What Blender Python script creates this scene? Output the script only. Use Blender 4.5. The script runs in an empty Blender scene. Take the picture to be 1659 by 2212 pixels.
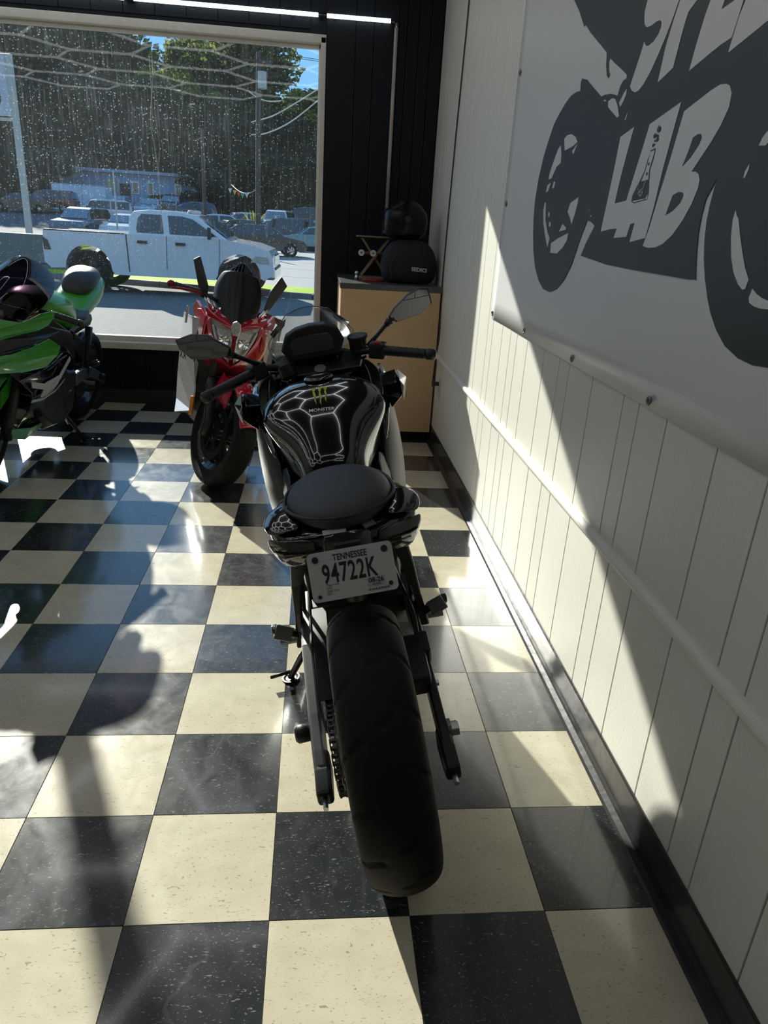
import bpy, bmesh, math, random
from mathutils import Vector, Matrix, Euler
from mathutils.bvhtree import BVHTree
from mathutils.geometry import tessellate_polygon
random.seed(7)
PI = math.pi; R = math.radians
scene = bpy.context.scene; COL = scene.collection

# ------------------------------------------------------------------ camera
CAM = Vector((0.0722, -1.1162, 1.4058)); YAW, PITCH, ROLL, FPX = -0.10844, 0.38244, 0.0616, 1552.64
def cam_axes():
    cy, sy, cp, sp = math.cos(YAW), math.sin(YAW), math.cos(PITCH), math.sin(PITCH)
    f = Vector((-sy*cp, cy*cp, -sp)); r = Vector((cy, sy, 0)); u = r.cross(f)
    cr, sr = math.cos(ROLL), math.sin(ROLL)
    return f, r*cr+u*sr, -r*sr+u*cr
CF, CR, CU = cam_axes()
cd = bpy.data.cameras.new('camera'); cam = bpy.data.objects.new('camera', cd); COL.objects.link(cam)
cd.sensor_fit = 'HORIZONTAL'; cd.sensor_width = 36; cd.lens = 36*FPX/1659; cd.clip_start = .05; cd.clip_end = 600
m = Matrix((CR, CU, -CF)).transposed().to_4x4(); m.translation = CAM; cam.matrix_world = m
scene.camera = cam

# ------------------------------------------------------------------ light
SUN = Vector((.44, -1, -.488)).normalized()
w = bpy.data.worlds.new('sky'); scene.world = w; w.use_nodes = True
wn = w.node_tree.nodes; wl = w.node_tree.links
tcw = wn.new('ShaderNodeTexCoord'); sxw = wn.new('ShaderNodeSeparateXYZ'); wl.new(tcw.outputs['Generated'], sxw.inputs[0])
sky = wn.new('ShaderNodeValToRGB'); wl.new(sxw.outputs[2], sky.inputs[0]); el = sky.color_ramp.elements   # clear autumn sky: pale at the horizon, deeper blue above
el[0].position = 0; el[0].color = (.26, .27, .26, 1); el[1].position = 1; el[1].color = (.14, .31, .62, 1)
for p_, c_ in ((.01, (.66, .76, .90)), (.14, (.22, .52, .90)), (.45, (.19, .42, .78))): e_ = el.new(p_); e_.color = (*c_, 1)
wn['Background'].inputs['Strength'].default_value = 1.15
wl.new(sky.outputs[0], wn['Background'].inputs['Color'])
sd = bpy.data.lights.new('sun', 'SUN'); sd.energy = 9.5; sd.angle = R(.6); sd.color = (1, .95, .86)
so = bpy.data.objects.new('sun', sd); COL.objects.link(so); so.rotation_euler = SUN.to_track_quat('-Z', 'Y').to_euler()
scene.view_settings.view_transform = 'Standard'; scene.view_settings.look = 'None'
scene.view_settings.exposure = .14; scene.view_settings.gamma = 1; scene.view_settings.use_curve_mapping = False
# ------------------------------------------------------------------ picture -> place
def ray(u, v): return CF + CR*((u-829.5)/FPX) - CU*((v-1106)/FPX)
def on(u, v, ax, val):
    d = ray(u, v); return CAM + d*((val-CAM[ax])/d[ax])

# ------------------------------------------------------------------ materials
MATS = {}
def nd(nt, t, **kw):
    n = nt.nodes.new(t)
    for k, v in kw.items():
        if k.startswith('i_'): n.inputs[int(k[2:])].default_value = v
        else: setattr(n, k, v)
    return n
def mat(name, col, rough=.5, metal=0, coat=0, var=.06, scale=30, bump=0, bscale=300, spec=.5, emit=None, es=1, trans=0, coord='Object'):
    if name in MATS: return MATS[name]
    m = bpy.data.materials.new(name); m.use_nodes = True; nt = m.node_tree; b = nt.nodes['Principled BSDF']
    c = (*col, 1)
    tc = nd(nt, 'ShaderNodeTexCoord'); nz = nd(nt, 'ShaderNodeTexNoise'); nz.inputs['Scale'].default_value = scale; nz.inputs['Detail'].default_value = 3
    nt.links.new(tc.outputs[coord], nz.inputs['Vector'])
    mx = nd(nt, 'ShaderNodeMix', data_type='RGBA')
    mx.inputs[6].default_value = tuple(min(1, v*(1-var)) for v in col)+(1,); mx.inputs[7].default_value = tuple(min(1, v*(1+var)) for v in col)+(1,)
    nt.links.new(nz.outputs[0], mx.inputs[0]); nt.links.new(mx.outputs[2], b.inputs['Base Color'])
    b.inputs['Roughness'].default_value = rough; b.inputs['Metallic'].default_value = metal
    b.inputs['Coat Weight'].default_value = coat; b.inputs['Coat Roughness'].default_value = .03
    b.inputs['Specular IOR Level'].default_value = spec
    if trans: b.inputs['Transmission Weight'].default_value = trans
    if emit: b.inputs['Emission Color'].default_value = (*emit, 1); b.inputs['Emission Strength'].default_value = es
    if bump:
        n2 = nd(nt, 'ShaderNodeTexNoise'); n2.inputs['Scale'].default_value = bscale; nt.links.new(tc.outputs[coord], n2.inputs['Vector'])
        bp = nd(nt, 'ShaderNodeBump'); bp.inputs['Strength'].default_value = bump; bp.inputs['Distance'].default_value = .002
        nt.links.new(n2.outputs[0], bp.inputs['Height']); nt.links.new(bp.outputs[0], b.inputs['Normal'])
    MATS[name] = m; return m
def fres(nt, f0=.04):
    l = nd(nt, 'ShaderNodeLayerWeight'); l.inputs[0].default_value = .5
    p = nd(nt, 'ShaderNodeMath', operation='POWER'); p.inputs[1].default_value = 5; nt.links.new(l.outputs['Facing'], p.inputs[0])
    q = nd(nt, 'ShaderNodeMath', operation='MULTIPLY_ADD'); q.inputs[1].default_value = .9; q.inputs[2].default_value = f0; nt.links.new(p.outputs[0], q.inputs[0]); return q
def clear_mat(name, tint, refl=.08, rough=.02, haze=0):
    m = bpy.data.materials.new(name); m.use_nodes = True; nt = m.node_tree; nt.nodes.clear()
    o = nd(nt, 'ShaderNodeOutputMaterial'); t = nd(nt, 'ShaderNodeBsdfTransparent'); g = nd(nt, 'ShaderNodeBsdfGlossy')
    t.inputs[0].default_value = (*tint, 1); g.inputs['Roughness'].default_value = rough
    lw = fres(nt)
    nz = nd(nt, 'ShaderNodeTexNoise'); nz.inputs['Scale'].default_value = 40
    ma = nd(nt, 'ShaderNodeMath', operation='MULTIPLY_ADD'); ma.inputs[1].default_value = .02; nt.links.new(nz.outputs[0], ma.inputs[0]); nt.links.new(lw.outputs[0], ma.inputs[2])
    x = nd(nt, 'ShaderNodeMixShader'); nt.links.new(ma.outputs[0], x.inputs[0]); nt.links.new(t.outputs[0], x.inputs[1]); nt.links.new(g.outputs[0], x.inputs[2])
    nt.links.new(x.outputs[0], o.inputs[0]); MATS[name] = m; return m

M_wall = mat('white_wall_paint', (.74, .735, .66), .45, bump=.25, bscale=90, var=.03, scale=2, coord='Generated')
M_black = mat('black_wall_paint', (.006, .008, .011), .5, spec=.2, var=.2, scale=3)
M_base = mat('black_vinyl_base', (.03, .031, .033), .25, var=.3, scale=12, bump=.4, bscale=25)
M_ceil = mat('ceiling_paint', (.02, .02, .022), .6)
M_frame = mat('window_frame_paint', (.62, .60, .54), .45, var=.12, scale=25)
M_dark = mat('black_plastic', (.012, .012, .013), .42, bump=.15, bscale=900)
M_gloss = mat('gloss_black_paint', (.006, .006, .007), .12, coat=1, var=.1)
M_matte = mat('satin_black_paint', (.012, .013, .014), .38, spec=.35, var=.1)
M_rub = mat('tyre_rubber', (.008, .0078, .0075), .7, spec=.25, bump=.2, bscale=500, var=.25, scale=14)
M_rimk = mat('black_wheel_paint', (.012, .012, .013), .3, coat=.4)
M_steel = mat('bare_steel', (.45, .45, .44), .3, 1, var=.15)
M_chrome = mat('chrome', (.75, .75, .75), .12, 1, var=.05)
M_alu = mat('grey_alloy', (.20, .20, .20), .35, .7, var=.1)
M_disc = mat('brake_disc_steel', (.10, .10, .10), .35, 1)
M_seat = mat('seat_vinyl', (.022, .024, .027), .38, bump=.35, bscale=1400, var=.1)
M_mirror = mat('mirror_glass', (.62, .62, .60), .03, 1, var=.01)
M_screen = mat('lcd_screen', (.045, .052, .048), .12, coat=.5)
M_red = mat('red_paint', (.42, .006, .018), .16, coat=1, var=.05)
M_green = mat('green_paint', (.035, .30, .010), .28, coat=.25, var=.05)
M_silver = mat('silver_white_paint', (.52, .52, .52), .25, coat=.6)
M_amber = mat('amber_lens', (.85, .28, .01), .15, coat=.6, emit=(1, .3, 0), es=.0)
M_lens = mat('headlight_lens', (.50, .50, .48), .12, .6, coat=1, var=.7, scale=90, bump=1, bscale=160)
M_smoke = mat('smoked_lens', (.035, .032, .028), .1, coat=1, var=.3)
M_plate = mat('plate_white', (.52, .52, .49), .35, bump=.1, bscale=200)
M_ink = mat('black_ink', (.012, .012, .014), .5)
M_sticker = mat('grey_sticker', (.50, .50, .48), .4)
M_lime = mat('lime_decal', (.38, .50, .015), .4, var=.35, scale=60)
M_dkred = mat('dark_red_anodised', (.22, .008, .02), .3, .6)
M_birch = mat('birch_plywood', (.58, .40, .22), .45, var=.10, scale=6)
M_ctop = mat('worktop_laminate', (.065, .07, .07), .3, var=.3, scale=9)
M_wood = mat('raw_wood', (.26, .18, .09), .6, var=.2)
M_cloth = mat('black_cloth', (.008, .008, .009), .8, bump=.5, bscale=600)
M_rag = mat('red_cloth', (.25, .02, .03), .8, bump=.5, bscale=400)
M_helm = mat('helmet_black', (.005, .005, .006), .3, spec=.25)
M_led = mat('led_tube_lit', (.9, .95, 1), .4, emit=(.80, .93, 1.0), es=3.2)
M_ledoff = mat('led_tube_diffuser', (.42, .40, .37), .4)
M_vinyl = mat('banner_vinyl', (.66, .665, .67), .38, var=.02, scale=2, bump=.12, bscale=6)
M_bink = mat('banner_ink', (.020, .023, .027), .42, var=.05)
M_cord = mat('black_cord', (.02, .02, .022), .5)
M_outlet = mat('outlet_plastic', (.6, .58, .52), .4)
M_tint = clear_mat('clear_screen', (.93, .93, .93))
M_darkscr = clear_mat('dark_tinted_screen', (.16, .15, .17))
M_violet = clear_mat('violet_tinted_screen', (.20, .15, .19))
M_vdark = mat('opaque_dark_screen', (.005, .005, .006), .35, spec=.3)

def asphalt(name, c0, c1):
    m = mat(name, c0, .85, spec=.15, var=.25, scale=9, bump=.8, bscale=60, coord='Object'); return m
M_asph = asphalt('asphalt', (.165, .163, .155), 0)
M_road = asphalt('worn_road', (.30, .30, .29), 0)
M_lot = asphalt('car_lot_asphalt', (.10, .105, .115), 0)
M_grass = mat('mown_grass', (.30, .44, .02), .8, spec=.1, var=.4, scale=5, bump=1, bscale=80)
M_kerb = mat('concrete_kerb', (.17, .17, .165), .8, var=.2)
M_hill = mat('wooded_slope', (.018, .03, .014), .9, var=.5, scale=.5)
M_leafs = []
for i, c in enumerate([(.045, .070, .030), (.13, .15, .045), (.032, .052, .030), (.22, .24, .04)]):  # brighter leaf colours paint sunlit crowns into the foliage
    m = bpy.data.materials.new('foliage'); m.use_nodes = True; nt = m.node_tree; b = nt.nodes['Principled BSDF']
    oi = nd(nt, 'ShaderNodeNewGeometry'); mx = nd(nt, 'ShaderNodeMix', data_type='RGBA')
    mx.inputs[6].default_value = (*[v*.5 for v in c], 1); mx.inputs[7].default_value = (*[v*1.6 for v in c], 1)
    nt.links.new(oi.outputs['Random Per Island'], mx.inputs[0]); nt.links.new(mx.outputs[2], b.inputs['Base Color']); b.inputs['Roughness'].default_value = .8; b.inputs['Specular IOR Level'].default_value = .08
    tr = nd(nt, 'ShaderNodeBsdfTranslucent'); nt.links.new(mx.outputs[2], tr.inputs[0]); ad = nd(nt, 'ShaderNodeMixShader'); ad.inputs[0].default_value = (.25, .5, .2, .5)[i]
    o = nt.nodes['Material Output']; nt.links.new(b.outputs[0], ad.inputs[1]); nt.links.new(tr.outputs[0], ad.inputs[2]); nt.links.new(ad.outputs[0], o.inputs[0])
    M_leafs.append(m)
M_bark = mat('bark', (.06, .05, .04), .9)
M_bldg = mat('pale_blue_siding', (.27, .37, .50), .6, var=.05)
M_roofm = mat('pale_roof', (.32, .38, .46), .6)
M_wpaint = mat('white_truck_paint', (.74, .73, .71), .25, coat=.8, var=.02)
M_glassd = mat('dark_car_glass', (.02, .025, .03), .05, coat=1)
M_windsh = mat('windscreen_glass', (.10, .17, .24), .06, coat=1, var=.1)
M_pole = mat('galvanised_pole', (.42, .42, .38), .5, .2)
M_signw = mat('sign_face', (.42, .46, .52), .5)

# window glass with the dust and dried drips that lie on it
def dusty():
    m = bpy.data.materials.new('dusty_window_glass'); m.use_nodes = True; nt = m.node_tree; nt.nodes.clear(); L = nt.links.new
    o = nd(nt, 'ShaderNodeOutputMaterial'); tc = nd(nt, 'ShaderNodeNewGeometry')
    def mp(s, r=(0, 0, 0)):
        q = nd(nt, 'ShaderNodeMapping'); q.inputs['Scale'].default_value = s; q.inputs['Rotation'].default_value = r; L(tc.outputs['Position'], q.inputs[0]); return q
    def ramp(src, a, b, lo=0, hi=1):
        q = nd(nt, 'ShaderNodeMapRange'); q.inputs[1].default_value = a; q.inputs[2].default_value = b; q.inputs[3].default_value = lo; q.inputs[4].default_value = hi; q.clamp = True; L(src, q.inputs[0]); return q.outputs[0]
    def mul(a, b, op='MULTIPLY'):
        q = nd(nt, 'ShaderNodeMath', operation=op)
        for i, s in enumerate((a, b)):
            if isinstance(s, (int, float)): q.inputs[i].default_value = s
            else: L(s, q.inputs[i])
        return q.outputs[0]
    v = nd(nt, 'ShaderNodeTexVoronoi'); v.inputs['Scale'].default_value = 1; L(mp((78, 1, 66)).outputs[0], v.inputs['Vector'])
    wn_ = nd(nt, 'ShaderNodeSeparateColor'); L(v.outputs['Color'], wn_.inputs[0])
    spots = mul(ramp(v.outputs['Distance'], .12, .27, 1, 0), ramp(wn_.outputs[0], .48, 1., 0, 1))
    v2 = nd(nt, 'ShaderNodeTexVoronoi'); v2.inputs['Scale'].default_value = 1; L(mp((37, 1, 31)).outputs[0], v2.inputs['Vector'])
    w2 = nd(nt, 'ShaderNodeSeparateColor'); L(v2.outputs['Color'], w2.inputs[0])
    big = mul(ramp(v2.outputs['Distance'], .08, .18, 1, 0), ramp(w2.outputs[1], .55, .85, 0, 1))
    st = nd(nt, 'ShaderNodeTexNoise'); st.inputs['Scale'].default_value = 1; st.inputs['Detail'].default_value = 5; L(mp((150, 1, 6)).outputs[0], st.inputs['Vector'])
    streak = ramp(st.outputs[0], .52, .8, 0, .07)
    lo = nd(nt, 'ShaderNodeTexNoise'); lo.inputs['Scale'].default_value = 1.6; L(tc.outputs['Position'], lo.inputs['Vector'])
    patch = ramp(lo.outputs[0], .3, .68, .25, 1)
    sx = nd(nt, 'ShaderNodeSeparateXYZ'); L(tc.outputs['Position'], sx.inputs[0])
    side = ramp(sx.outputs[0], .1, -1.5, .42, 1)          # dust mix factor rises towards the pane's left and upper parts
    top = ramp(sx.outputs[2], .9, 1.9, .22, 1)
    tot = mul(mul(mul(mul(spots, .60), mul(big, .85), 'ADD'), streak, 'ADD'), mul(side, mul(top, patch)))
    base = mul(mul(mul(mul(side, patch), top), .022), .002, 'ADD')
    fac = mul(tot, base, 'ADD'); fac = ramp(fac, 0, 1, 0, .9)
    t = nd(nt, 'ShaderNodeBsdfTransparent'); t.inputs[0].default_value = (.93, .95, .94, 1)
    d1 = nd(nt, 'ShaderNodeBsdfTranslucent'); d1.inputs[0].default_value = (.50, .57, .60, 1)
    d2 = nd(nt, 'ShaderNodeBsdfDiffuse'); d2.inputs[0].default_value = (.6, .6, .58, 1)
    dd = nd(nt, 'ShaderNodeMixShader'); dd.inputs[0].default_value = .25; L(d1.outputs[0], dd.inputs[1]); L(d2.outputs[0], dd.inputs[2])
    g = nd(nt, 'ShaderNodeBsdfGlossy'); g.inputs['Roughness'].default_value = .01
    fr = fres(nt, .011)
    a = nd(nt, 'ShaderNodeMixShader'); L(fr.outputs[0], a.inputs[0]); L(t.outputs[0], a.inputs[1]); L(g.outputs[0], a.inputs[2])
    b = nd(nt, 'ShaderNodeMixShader'); L(fac, b.inputs[0]); L(a.outputs[0], b.inputs[1]); L(dd.outputs[0], b.inputs[2])
    L(b.outputs[0], o.inputs[0]); return m
M_window = dusty()

# vinyl composition tile
def vct(name, base, fleck, scuff):
    m = bpy.data.materials.new(name); m.use_nodes = True; nt = m.node_tree; b = nt.nodes['Principled BSDF']; L = nt.links.new
    g = nd(nt, 'ShaderNodeNewGeometry'); oi = nd(nt, 'ShaderNodeObjectInfo')
    off = nd(nt, 'ShaderNodeVectorMath', operation='MULTIPLY_ADD'); off.inputs[1].default_value = (1, 1, 1)
    cx = nd(nt, 'ShaderNodeCombineXYZ'); L(oi.outputs['Random'], cx.inputs[2]); 
    L(g.outputs['Position'], off.inputs[0]); L(cx.outputs[0], off.inputs[2])
    def noise(s, det=3, dist=0, sc=1):
        q = nd(nt, 'ShaderNodeMapping'); q.inputs['Scale'].default_value = s; L(off.outputs[0], q.inputs[0])
        n = nd(nt, 'ShaderNodeTexNoise'); n.inputs['Scale'].default_value = sc; n.inputs['Detail'].default_value = det; n.inputs['Distortion'].default_value = dist; L(q.outputs[0], n.inputs['Vector']); return n.outputs[0]
    def rg(src, a, c, lo=0, hi=1):
        q = nd(nt, 'ShaderNodeMapRange'); q.inputs[1].default_value = a; q.inputs[2].default_value = c; q.inputs[3].default_value = lo; q.inputs[4].default_value = hi; L(src, q.inputs[0]); return q.outputs[0]
    f1 = rg(noise((110, 260, 5), 2, .6), .655, .70); f2 = rg(noise((55, 150, 5), 2, 1.2), .68, .71)
    soft = rg(noise((9, 16, 5), 4, .5), .35, .7)
    mx = nd(nt, 'ShaderNodeMix', data_type='RGBA'); mx.inputs[6].default_value = (*base, 1); mx.inputs[7].default_value = (*[v*.88 if base[0] > .2 else v*1.3 for v in base], 1); L(soft, mx.inputs[0])
    m2 = nd(nt, 'ShaderNodeMix', data_type='RGBA'); m2.inputs[7].default_value = (*fleck, 1); L(mx.outputs[2], m2.inputs[6])
    mxm = nd(nt, 'ShaderNodeMath', operation='MAXIMUM'); L(f1, mxm.inputs[0]); L(f2, mxm.inputs[1]); mm = nd(nt, 'ShaderNodeMath', operation='MULTIPLY'); mm.inputs[1].default_value = .7; L(mxm.outputs[0], mm.inputs[0]); L(mm.outputs[0], m2.inputs[0])
    # scuffs: thin wandering scratches
    sw = nd(nt, 'ShaderNodeTexWave', wave_type='RINGS'); sw.inputs['Scale'].default_value = 2.2; sw.inputs['Distortion'].default_value = 22; sw.inputs['Detail'].default_value = 4; sw.inputs['Detail Scale'].default_value = 1.6; L(off.outputs[0], sw.inputs['Vector'])
    sc = nd(nt, 'ShaderNodeMath', operation='MULTIPLY'); L(rg(sw.outputs[0], .93, .99), sc.inputs[0]); L(rg(noise((5, 5, 5), 3), .50, .68), sc.inputs[1])
    m3 = nd(nt, 'ShaderNodeMix', data_type='RGBA'); m3.inputs[7].default_value = (*scuff, 1); L(m2.outputs[2], m3.inputs[6])
    s3 = nd(nt, 'ShaderNodeMath', operation='MULTIPLY'); s3.inputs[1].default_value = .10 if base[0] > .2 else .20; L(sc.outputs[0], s3.inputs[0]); L(s3.outputs[0], m3.inputs[0])
    L(m3.outputs[2], b.inputs['Base Color'])
    L(rg(noise((14, 10, 5), 5, 1), .3, .7, .19, .27), b.inputs['Roughness'])
    b.inputs['Specular IOR Level'].default_value = .55; b.inputs['Coat Weight'].default_value = .75; b.inputs['Coat Roughness'].default_value = .09
    bp = nd(nt, 'ShaderNodeBump'); bp.inputs['Strength'].default_value = .06; bp.inputs['Distance'].default_value = .004; L(noise((7, 7, 7), 4), bp.inputs['Height']); L(bp.outputs[0], b.inputs['Normal'])
    return m
M_cream = vct('cream_vinyl_tile', (.60, .55, .41), (.20, .19, .15), (.75, .72, .6))
M_tblack = vct('black_vinyl_tile', (.016, .019, .021), (.22, .24, .24), (.16, .17, .18))

# ------------------------------------------------------------------ mesh helpers
def obj(name, bm, m, parent=None, smooth=False, bevel=0, sub=0, solid=0, seg=2):
    me = bpy.data.meshes.new(name)
    if isinstance(bm, bmesh.types.BMesh):
        bmesh.ops.recalc_face_normals(bm, faces=bm.faces); bm.to_mesh(me); bm.free()
    else: me.from_pydata(*[bm[0], [], bm[1]]); me.update()
    for mm in (m if isinstance(m, (list, tuple)) else [m]): me.materials.append(mm)
    o = bpy.data.objects.new(name, me); COL.objects.link(o)
    if smooth:
        for p in me.polygons: p.use_smooth = True
    if parent: o.parent = parent
    if solid: q = o.modifiers.new('s', 'SOLIDIFY'); q.thickness = solid; q.offset = 0
    if bevel: q = o.modifiers.new('b', 'BEVEL'); q.width = bevel; q.segments = seg; q.limit_method = 'ANGLE'; q.angle_limit = R(35)
    if sub: q = o.modifiers.new('u', 'SUBSURF'); q.levels = sub; q.render_levels = sub
    return o
def B(): return bmesh.new()
def box(bm, c, s, rot=None):
    M = Matrix.Translation(c) @ ((rot if isinstance(rot, Matrix) else Euler(rot).to_matrix()).to_4x4() if rot is not None else Matrix()) @ Matrix.Diagonal((*s, 1))
    bmesh.ops.create_cube(bm, size=1, matrix=M); return bm
def bar(bm, a, b, wd, ht, up=(0, 0, 1)):
    a, b = Vector(a), Vector(b); d = (b-a); y = d.normalized(); x = y.cross(Vector(up)).normalized(); z = x.cross(y)
    M = Matrix((x, y, z)).transposed().to_4x4(); M.translation = (a+b)/2
    bmesh.ops.create_cube(bm, size=1, matrix=M @ Matrix.Diagonal((wd, d.length, ht, 1))); return bm
def cyl(bm, a, b, r0, r1=None, seg=20):
    a, b = Vector(a), Vector(b); r1 = r0 if r1 is None else r1; d = b-a
    M = d.to_track_quat('Z', 'Y').to_matrix().to_4x4(); M.translation = (a+b)/2
    bmesh.ops.create_cone(bm, cap_ends=True, segments=seg, radius1=r0, radius2=r1, depth=d.length, matrix=M); return bm
def sph(bm, c, r, s=(1, 1, 1), seg=20):
    bmesh.ops.create_uvsphere(bm, u_segments=seg, v_segments=seg//2, radius=r, matrix=Matrix.Translation(c) @ Matrix.Diagonal((*s, 1))); return bm
def loft(bm, rings, closed=True, cap=True, loop=False):
    vs = [[bm.verts.new(p) for p in r] for r in rings]; n = len(vs[0])
    prs = list(zip(vs, vs[1:])) + ([(vs[-1], vs[0])] if loop else [])
    for a, b in prs:
        for i in range(n if closed else n-1):
            j = (i+1) % n
            try: bm.faces.new((a[i], a[j], b[j], b[i]))
            except ValueError: pass
    if cap and closed and not loop:
        for q in (vs[0], vs[-1]):
            try: bm.faces.new(q)
            except ValueError: pass
    return bm
def tube(bm, path, r, seg=10, cap=True, loop=False):
    P = [Vector(p) for p in path]; n = len(P); rings = []; x = None
    for i in range(n):
        t = (P[(i+1) % n] if (loop or i < n-1) else P[i]) - (P[i-1] if (loop or i > 0) else P[i]); t.normalize()
        if x is None: x = t.orthogonal().normalized()
        else: x = (x - t*x.dot(t)).normalized()
        y = t.cross(x); rr = r[i] if isinstance(r, (list, tuple)) else r
        rings.append([P[i] + (x*math.cos(a)+y*math.sin(a))*rr for a in [2*PI*k/seg for k in range(seg)]])
    return loft(bm, rings, cap=cap, loop=loop)
def smoothpath(P, n=6):
    P = [Vector(p) for p in P]; out = []
    for i in range(len(P)-1):
        a, b, c, d = P[max(i-1, 0)], P[i], P[i+1], P[min(i+2, len(P)-1)]
        for k in range(n):
            t = k/n; out.append(.5*((2*b)+(c-a)*t+(2*a-5*b+4*c-d)*t*t+(3*b-a-3*c+d)*t**3))
    return out+[P[-1]]
def prism(bm, poly, f0, f1):
    """poly: 2D points; f0/f1: 2D -> 3D for the two faces (concave outlines welcome)."""
    a = [bm.verts.new(f0(*p)) for p in poly]; b = [bm.verts.new(f1(*p)) for p in poly]; n = len(poly)
    for i in range(n): bm.faces.new((a[i], a[(i+1) % n], b[(i+1) % n], b[i]))
    for t in tessellate_polygon([[Vector((p[0], p[1], 0)) for p in poly]]):
        try: bm.faces.new([a[i] for i in t]); bm.faces.new([b[i] for i in reversed(t)])
        except ValueError: pass
    return bm
def lathe(bm, prof, seg=48, axis='x', c=(0, 0, 0), closed=False):
    """prof: (offset along axis, radius)"""
    c = Vector(c); rings = []
    for k in range(seg):
        a = 2*PI*k/seg; ca, sa = math.cos(a), math.sin(a)
        rings.append([c+(Vector((h, r*ca, r*sa)) if axis == 'x' else Vector((r*ca, r*sa, h)) if axis == 'z' else Vector((r*ca, h, r*sa))) for h, r in prof])
    vs = [[bm.verts.new(p) for p in r] for r in rings]; n = len(prof)
    for k in range(seg):
        a, b = vs[k], vs[(k+1) % seg]
        for i in range(n if closed else n-1):
            j = (i+1) % n
            try: bm.faces.new((a[i], a[j], b[j], b[i]))
            except ValueError: pass
    bmesh.ops.remove_doubles(bm, verts=bm.verts, dist=1e-6); return bm
def thing(name, label, cat, loc=(0, 0, 0), rot=(0, 0, 0), group=None):
    o = bpy.data.objects.new(name, None); COL.objects.link(o); o.empty_display_size = .1
    o.location = loc; o.rotation_euler = rot; o['label'] = label; o['category'] = cat
    if group: o['group'] = group
    return o
def tag(o, label, cat, group=None, kind=None):
    o['label'] = label; o['category'] = cat
    if group: o['group'] = group
    if kind: o['kind'] = kind
    return o
def struct(name, bm, m, **k):
    o = obj(name, bm, m, **k); o['kind'] = 'structure'; return o
def textmesh(s, size, shear=0, offset=0, ax='CENTER', xs=1, space=1):
    c = bpy.data.curves.new('t', 'FONT'); c.body = s; c.size = size; c.align_x = ax; c.shear = shear; c.offset = offset; c.space_character = space; c.resolution_u = 3
    o = bpy.data.objects.new('t', c); COL.objects.link(o); dg = bpy.context.evaluated_depsgraph_get()
    me = bpy.data.meshes.new_from_object(o.evaluated_get(dg)); V = [(v.co.x*xs, v.co.y) for v in me.vertices]; F = [tuple(p.vertices) for p in me.polygons]
    bpy.data.objects.remove(o); bpy.data.curves.remove(c); bpy.data.meshes.remove(me); return V, F
def text_on(name, s, size, f, m, parent, **k):
    V, F = textmesh(s, size, **k); return obj(name, ([f(x, y) for x, y in V], F), m, parent)

# ================================================================== ROOM
WX, FY, CZ, BX, BY, ZG = .89, 4.5, 2.95, -7.0, -6.0, -.5
T = .3048
f = struct('floor', box(B(), ((BX+WX)/2, (BY+FY)/2+.05, -.08), (WX-BX+.4, FY-BY+.1, .15)), M_tblack)
protos = {}
for c in range(-8, 3):
    for r in range(-4, 15):
        cream = (c+r) % 2 != 0
        x0, x1, y0, y1 = c*T, min((c+1)*T, WX-.004), r*T, min((r+1)*T, FY-.004)
        key = (round(x1-x0, 3), round(y1-y0, 3), cream)
        if key not in protos:
            o = obj('tile', box(B(), (0, 0, -.0025), (x1-x0-.0012, y1-y0-.0012, .005)), M_cream if cream else M_tblack, f, bevel=.0006, seg=1); protos[key] = o
        else:
            o = protos[key].copy(); COL.objects.link(o)
        o.location = ((x0+x1)/2, (y0+y1)/2, 0)
# cream squares of the part of the floor out of view
bm = B()
for c in range(-22, -8):
    for r in range(-19, 14):
        if (c+r) % 2: box(bm, (c*T+T/2, r*T+T/2, -.0015), (T-.001, T-.001, .007))
for c in range(-8, 3):
    for r in range(-19, -4):
        if (c+r) % 2: box(bm, (min(c*T+T/2, WX-.15), r*T+T/2, -.0015), (T-.001, T-.001, .007))
o = obj('far_tiles', bm, M_cream, f); o['kind'] = 'stuff'

# right wall: grooved panel boards
wr = struct('wall_right', box(B(), (WX+.075, (BY+FY)/2, CZ/2), (.13, FY-BY+.3, CZ)), M_wall)
G = [2.049, 1.903, 1.801, 1.647, 1.421, 1.247, 1.145, .934, .701, .604, .449, .221, .041, -.057, -.256]
pat = [.178, .102, .211, .233, .097, .155, .228]
g = list(G); y = G[0]; k = 0
while y < FY-.25: y += pat[k % 7]; g.insert(0, y); k += 1
y = G[-1]; k = 6
while y > BY+.3: y -= pat[k % 7]; g.append(y); k -= 1
g = [FY]+[q for q in g if q < FY-.06]+[BY]
for a, b in zip(g, g[1:]):
    obj('board', box(B(), (WX+.006, (a+b)/2, CZ/2+.05), (.012, a-b-.004, CZ-.12)), M_wall, wr, bevel=.0012, seg=1)
struct('baseboard_right', loft(B(), [[(WX-x, yy, z) for x, z in [(0, .118), (.004, .118), (.006, .112), (.006, .03), (.010, .014), (.022, .003), (.03, .0005), (0, .0005)]] for yy in [BY+i*(FY-BY)/60 for i in range(61)]]), M_base)
struct('trim_1', loft(B(), [[(WX-.002-.018*math.cos(a), yy, .598+.017*math.sin(a)) for a in [-PI/2+PI*k/8 for k in range(9)]]+[(WX+.004, yy, .615), (WX+.004, yy, .581)] for yy in (FY-.02, 1.98)]), M_wall, smooth=False)
struct('trim_2', loft(B(), [[(WX-.002-.018*math.cos(a), yy, .600+.017*math.sin(a)) for a in [-PI/2+PI*k/8 for k in range(9)]]+[(WX+.004, yy, .617), (WX+.004, yy, .583)] for yy in (1.976, -2.2)]), M_wall)

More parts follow.
